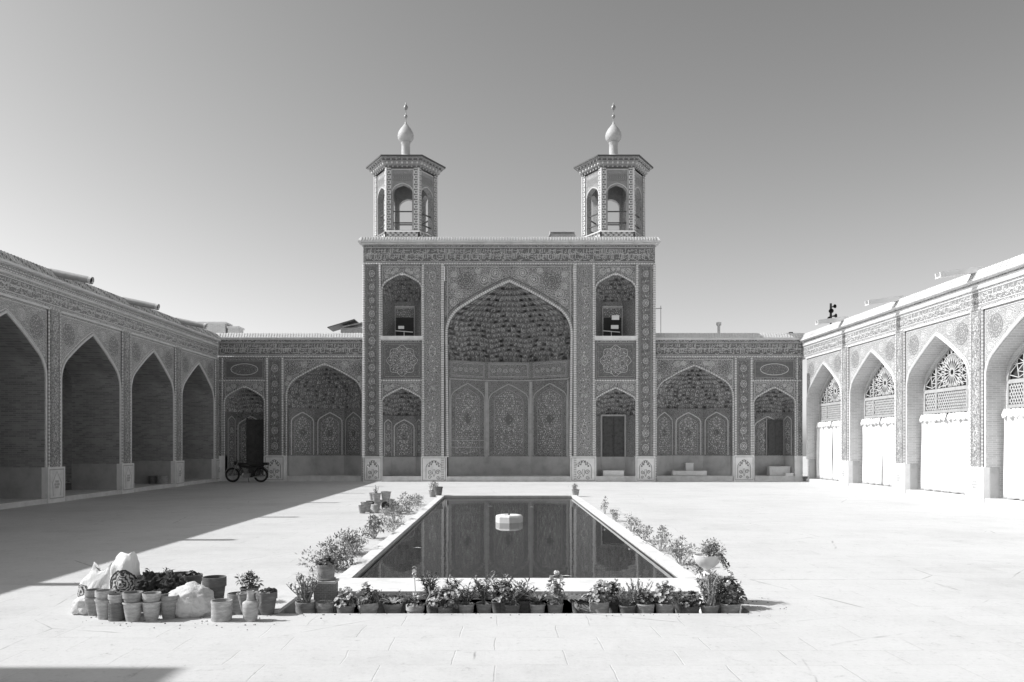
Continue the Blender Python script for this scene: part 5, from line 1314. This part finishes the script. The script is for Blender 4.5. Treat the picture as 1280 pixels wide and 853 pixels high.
sack('tall white sack printed with a dark round rose emblem, standing upright',157,8.5,.29,.24,.57,M_print(.0,.30,.14),.01,3.3,True)
sack('slumped white sack with a small dark print, left of the tall sack',122,8.62,.36,.26,.44,M_print(-.12,.20,.07,.7),.05,8.1,False)
# right half of the group
potted('wide squat pot at the right end of the crumpled bag',277,8.02,0,.100,.20,'cyl','terra_l',None,group='pots right of the crumpled bag')
potted('shadowed pot behind the wide squat pot',297,8.35,0,.105,.21,'rim','terra',strap(.08,.06,10),LT,'pots right of the crumpled bag')
potted('big dark pot of soil clods behind the watering can',333.5,8.32,0,.108,.23,'rim','terra_d',geranium(.1,.05,90,0),DK,'pots right of the crumpled bag')
potted('leafy dry-stemmed pot behind the watering can',312,8.75,0,.10,.2,'taper','terra_d',bush(.2,.15,.16,300,.04),DK,'pots right of the crumpled bag')
lump('clod of soil on the big dark pot',337,8.32,.2,.06,'soil','soil_clod','soil clod',(1.2,1,.8),.5,8,5,3)
t=thing('watering_can','pale plastic watering can with thin upright spout at the right of the pots','watering can',(X(313,8.0),8.0,0))
mb=MB(); mb.lathe([(0,0),(.062,0),(.068,.01),(.078,.15),(.078,.175),(.07,.19),(.04,.205),(.034,.24),(.034,.29),(.038,.30),(.03,.30),(.028,.22),(0,.2)],(0,0,0),0,24); mb.build('can_body','terra_l',t)
mb=MB(); mb.tube([(-.06,0,.05),(-.085,0,.12),(-.125,0,.28)],[.014,.011,.009],0,n=8); mb.build('spout','terra_l',t)
mb=MB(); mb.tube([(.03,0,.28),(.07,0,.29),(.095,0,.25),(.10,0,.18),(.078,0,.12)],.010,0,n=8); mb.build('handle','terra_l',t)
# raised slab at the left end of the trench
mb=MB(); mb.box(-.28,.0,0,1.6,-.0,.035,0); simple('edge_slab','worn stone slab edging the left end of the planting trench','stone slab',(-2.325,8.34,.002),mb,['stone'])
# far left pots on arcade step
potted('dark plant in a pot beside the second pier of the shaded arcade',51,25.2,ST,.2,.3,'taper','terra_d',bush(.3,.3,.5,200,.09),DK,None,x=-13.95)
potted('dark round pot on the shaded arcade step, left of the pair',200,33.0,ST,.2,.32,'cyl','terra_d',None,group='pots on the shaded arcade step',x=-14.35)
potted('banded round pot on the shaded arcade step, right of the pair',210,32.9,ST,.23,.34,'cyl','terra',None,group='pots on the shaded arcade step',x=-13.95)
# crumbs of soil round the pots, and pale leaves on the water
rnd.seed(3); mb=MB()
for i in range(150):
    if i<80: x=X(rnd.uniform(105,350),8); y=rnd.gauss(7.93,.16)
    elif i<130: x=rnd.uniform(-2.5,2.9); y=8.34-abs(rnd.gauss(0,.10))
    else: x=rnd.uniform(2.62,3.1); y=rnd.uniform(8.3,9.2)
    r=rnd.uniform(.003,.010); mb.lathe([(r,0),(r*.7,r*.7),(0,r)],(x,y,.001),0,5)
o=mb.build('soil_crumbs',['twig']); tag(o,'crumbs of soil scattered on the paving around the pots','soil',kind='stuff')
for i,(px,d,l) in enumerate(((611.5,22.6,'long pale fleck of leaf floating left of the fountain stone'),(663,22.3,'tiny pale leaf floating right of the fountain stone'),(705,10.6,'thin pale leaf floating near the front curb'),(520,13.5,'small pale leaf floating near the left curb'))):
    mb=MB(); leaf(mb,(-.05,0,0),(1,rnd.uniform(-.3,.3),0),.16,.05,0,0,None); simple('floating_leaf',l,'leaf',(X(px,d),d,.02),mb,['flower'])
# ================================================================== CAMERA, LIGHT
cam=bpy.data.cameras.new('camera'); co=bpy.data.objects.new('camera',cam); COL.objects.link(co)
co.location=(0,0,CH); co.rotation_euler=(PI/2,0,0); cam.sensor_width=36; cam.lens=36*F/1280
cam.shift_x=(640-HX)/1280; cam.shift_y=(HY-426.5)/1280; cam.clip_end=2000; cam.clip_start=.1
SC.camera=co
SKYP=1.0; SKYS=.15
EL=R(42.3); to_sun=Vector((-math.cos(EL),.012,math.sin(EL))).normalized()
sl=bpy.data.lights.new('sun','SUN'); sl.energy=3.7; sl.angle=R(.5); sl.color=(1,.99,.97)
so=bpy.data.objects.new('sun',sl); COL.objects.link(so); so.rotation_euler=to_sun.to_track_quat('Z','Y').to_euler()
W=bpy.data.worlds.new('World'); SC.world=W; W.use_nodes=True; nt=W.node_tree; bg=nt.nodes['Background']
sky=nt.nodes.new('ShaderNodeTexSky'); sky.sky_type='NISHITA'; sky.sun_disc=False; sky.sun_elevation=EL; sky.sun_rotation=math.atan2(to_sun.x,to_sun.y)
sky.air_density=1.0; sky.dust_density=1.8; sky.ozone_density=1.0
sep=nt.nodes.new('ShaderNodeSeparateColor'); nt.links.new(sky.outputs[0],sep.inputs[0])
pw=nt.nodes.new('ShaderNodeMath'); pw.operation='POWER'; pw.inputs[1].default_value=SKYP; nt.links.new(sep.outputs[0],pw.inputs[0])
tcw=nt.nodes.new('ShaderNodeTexCoord'); spw=nt.nodes.new('ShaderNodeSeparateXYZ'); nt.links.new(tcw.outputs['Generated'],spw.inputs[0])
mr=nt.nodes.new('ShaderNodeMapRange'); mr.inputs[1].default_value=.0; mr.inputs[2].default_value=.8; mr.inputs[3].default_value=1.34; mr.inputs[4].default_value=.84; nt.links.new(spw.outputs[2],mr.inputs[0])
mu=nt.nodes.new('ShaderNodeMath'); mu.operation='MULTIPLY'; nt.links.new(pw.outputs[0],mu.inputs[0]); nt.links.new(mr.outputs[0],mu.inputs[1]); pw=mu
cb=nt.nodes.new('ShaderNodeCombineColor')
for i in range(3): nt.links.new(pw.outputs[0],cb.inputs[i])
nt.links.new(cb.outputs[0],bg.inputs[0]); bg.inputs[1].default_value=SKYS
sl.color=(1,1,1)
SC.view_settings.view_transform='Standard'; SC.view_settings.look='None'; SC.view_settings.exposure=.40; SC.view_settings.gamma=1
SC.cycles.use_denoising=True; SC.cycles.max_bounces=8; SC.cycles.diffuse_bounces=4
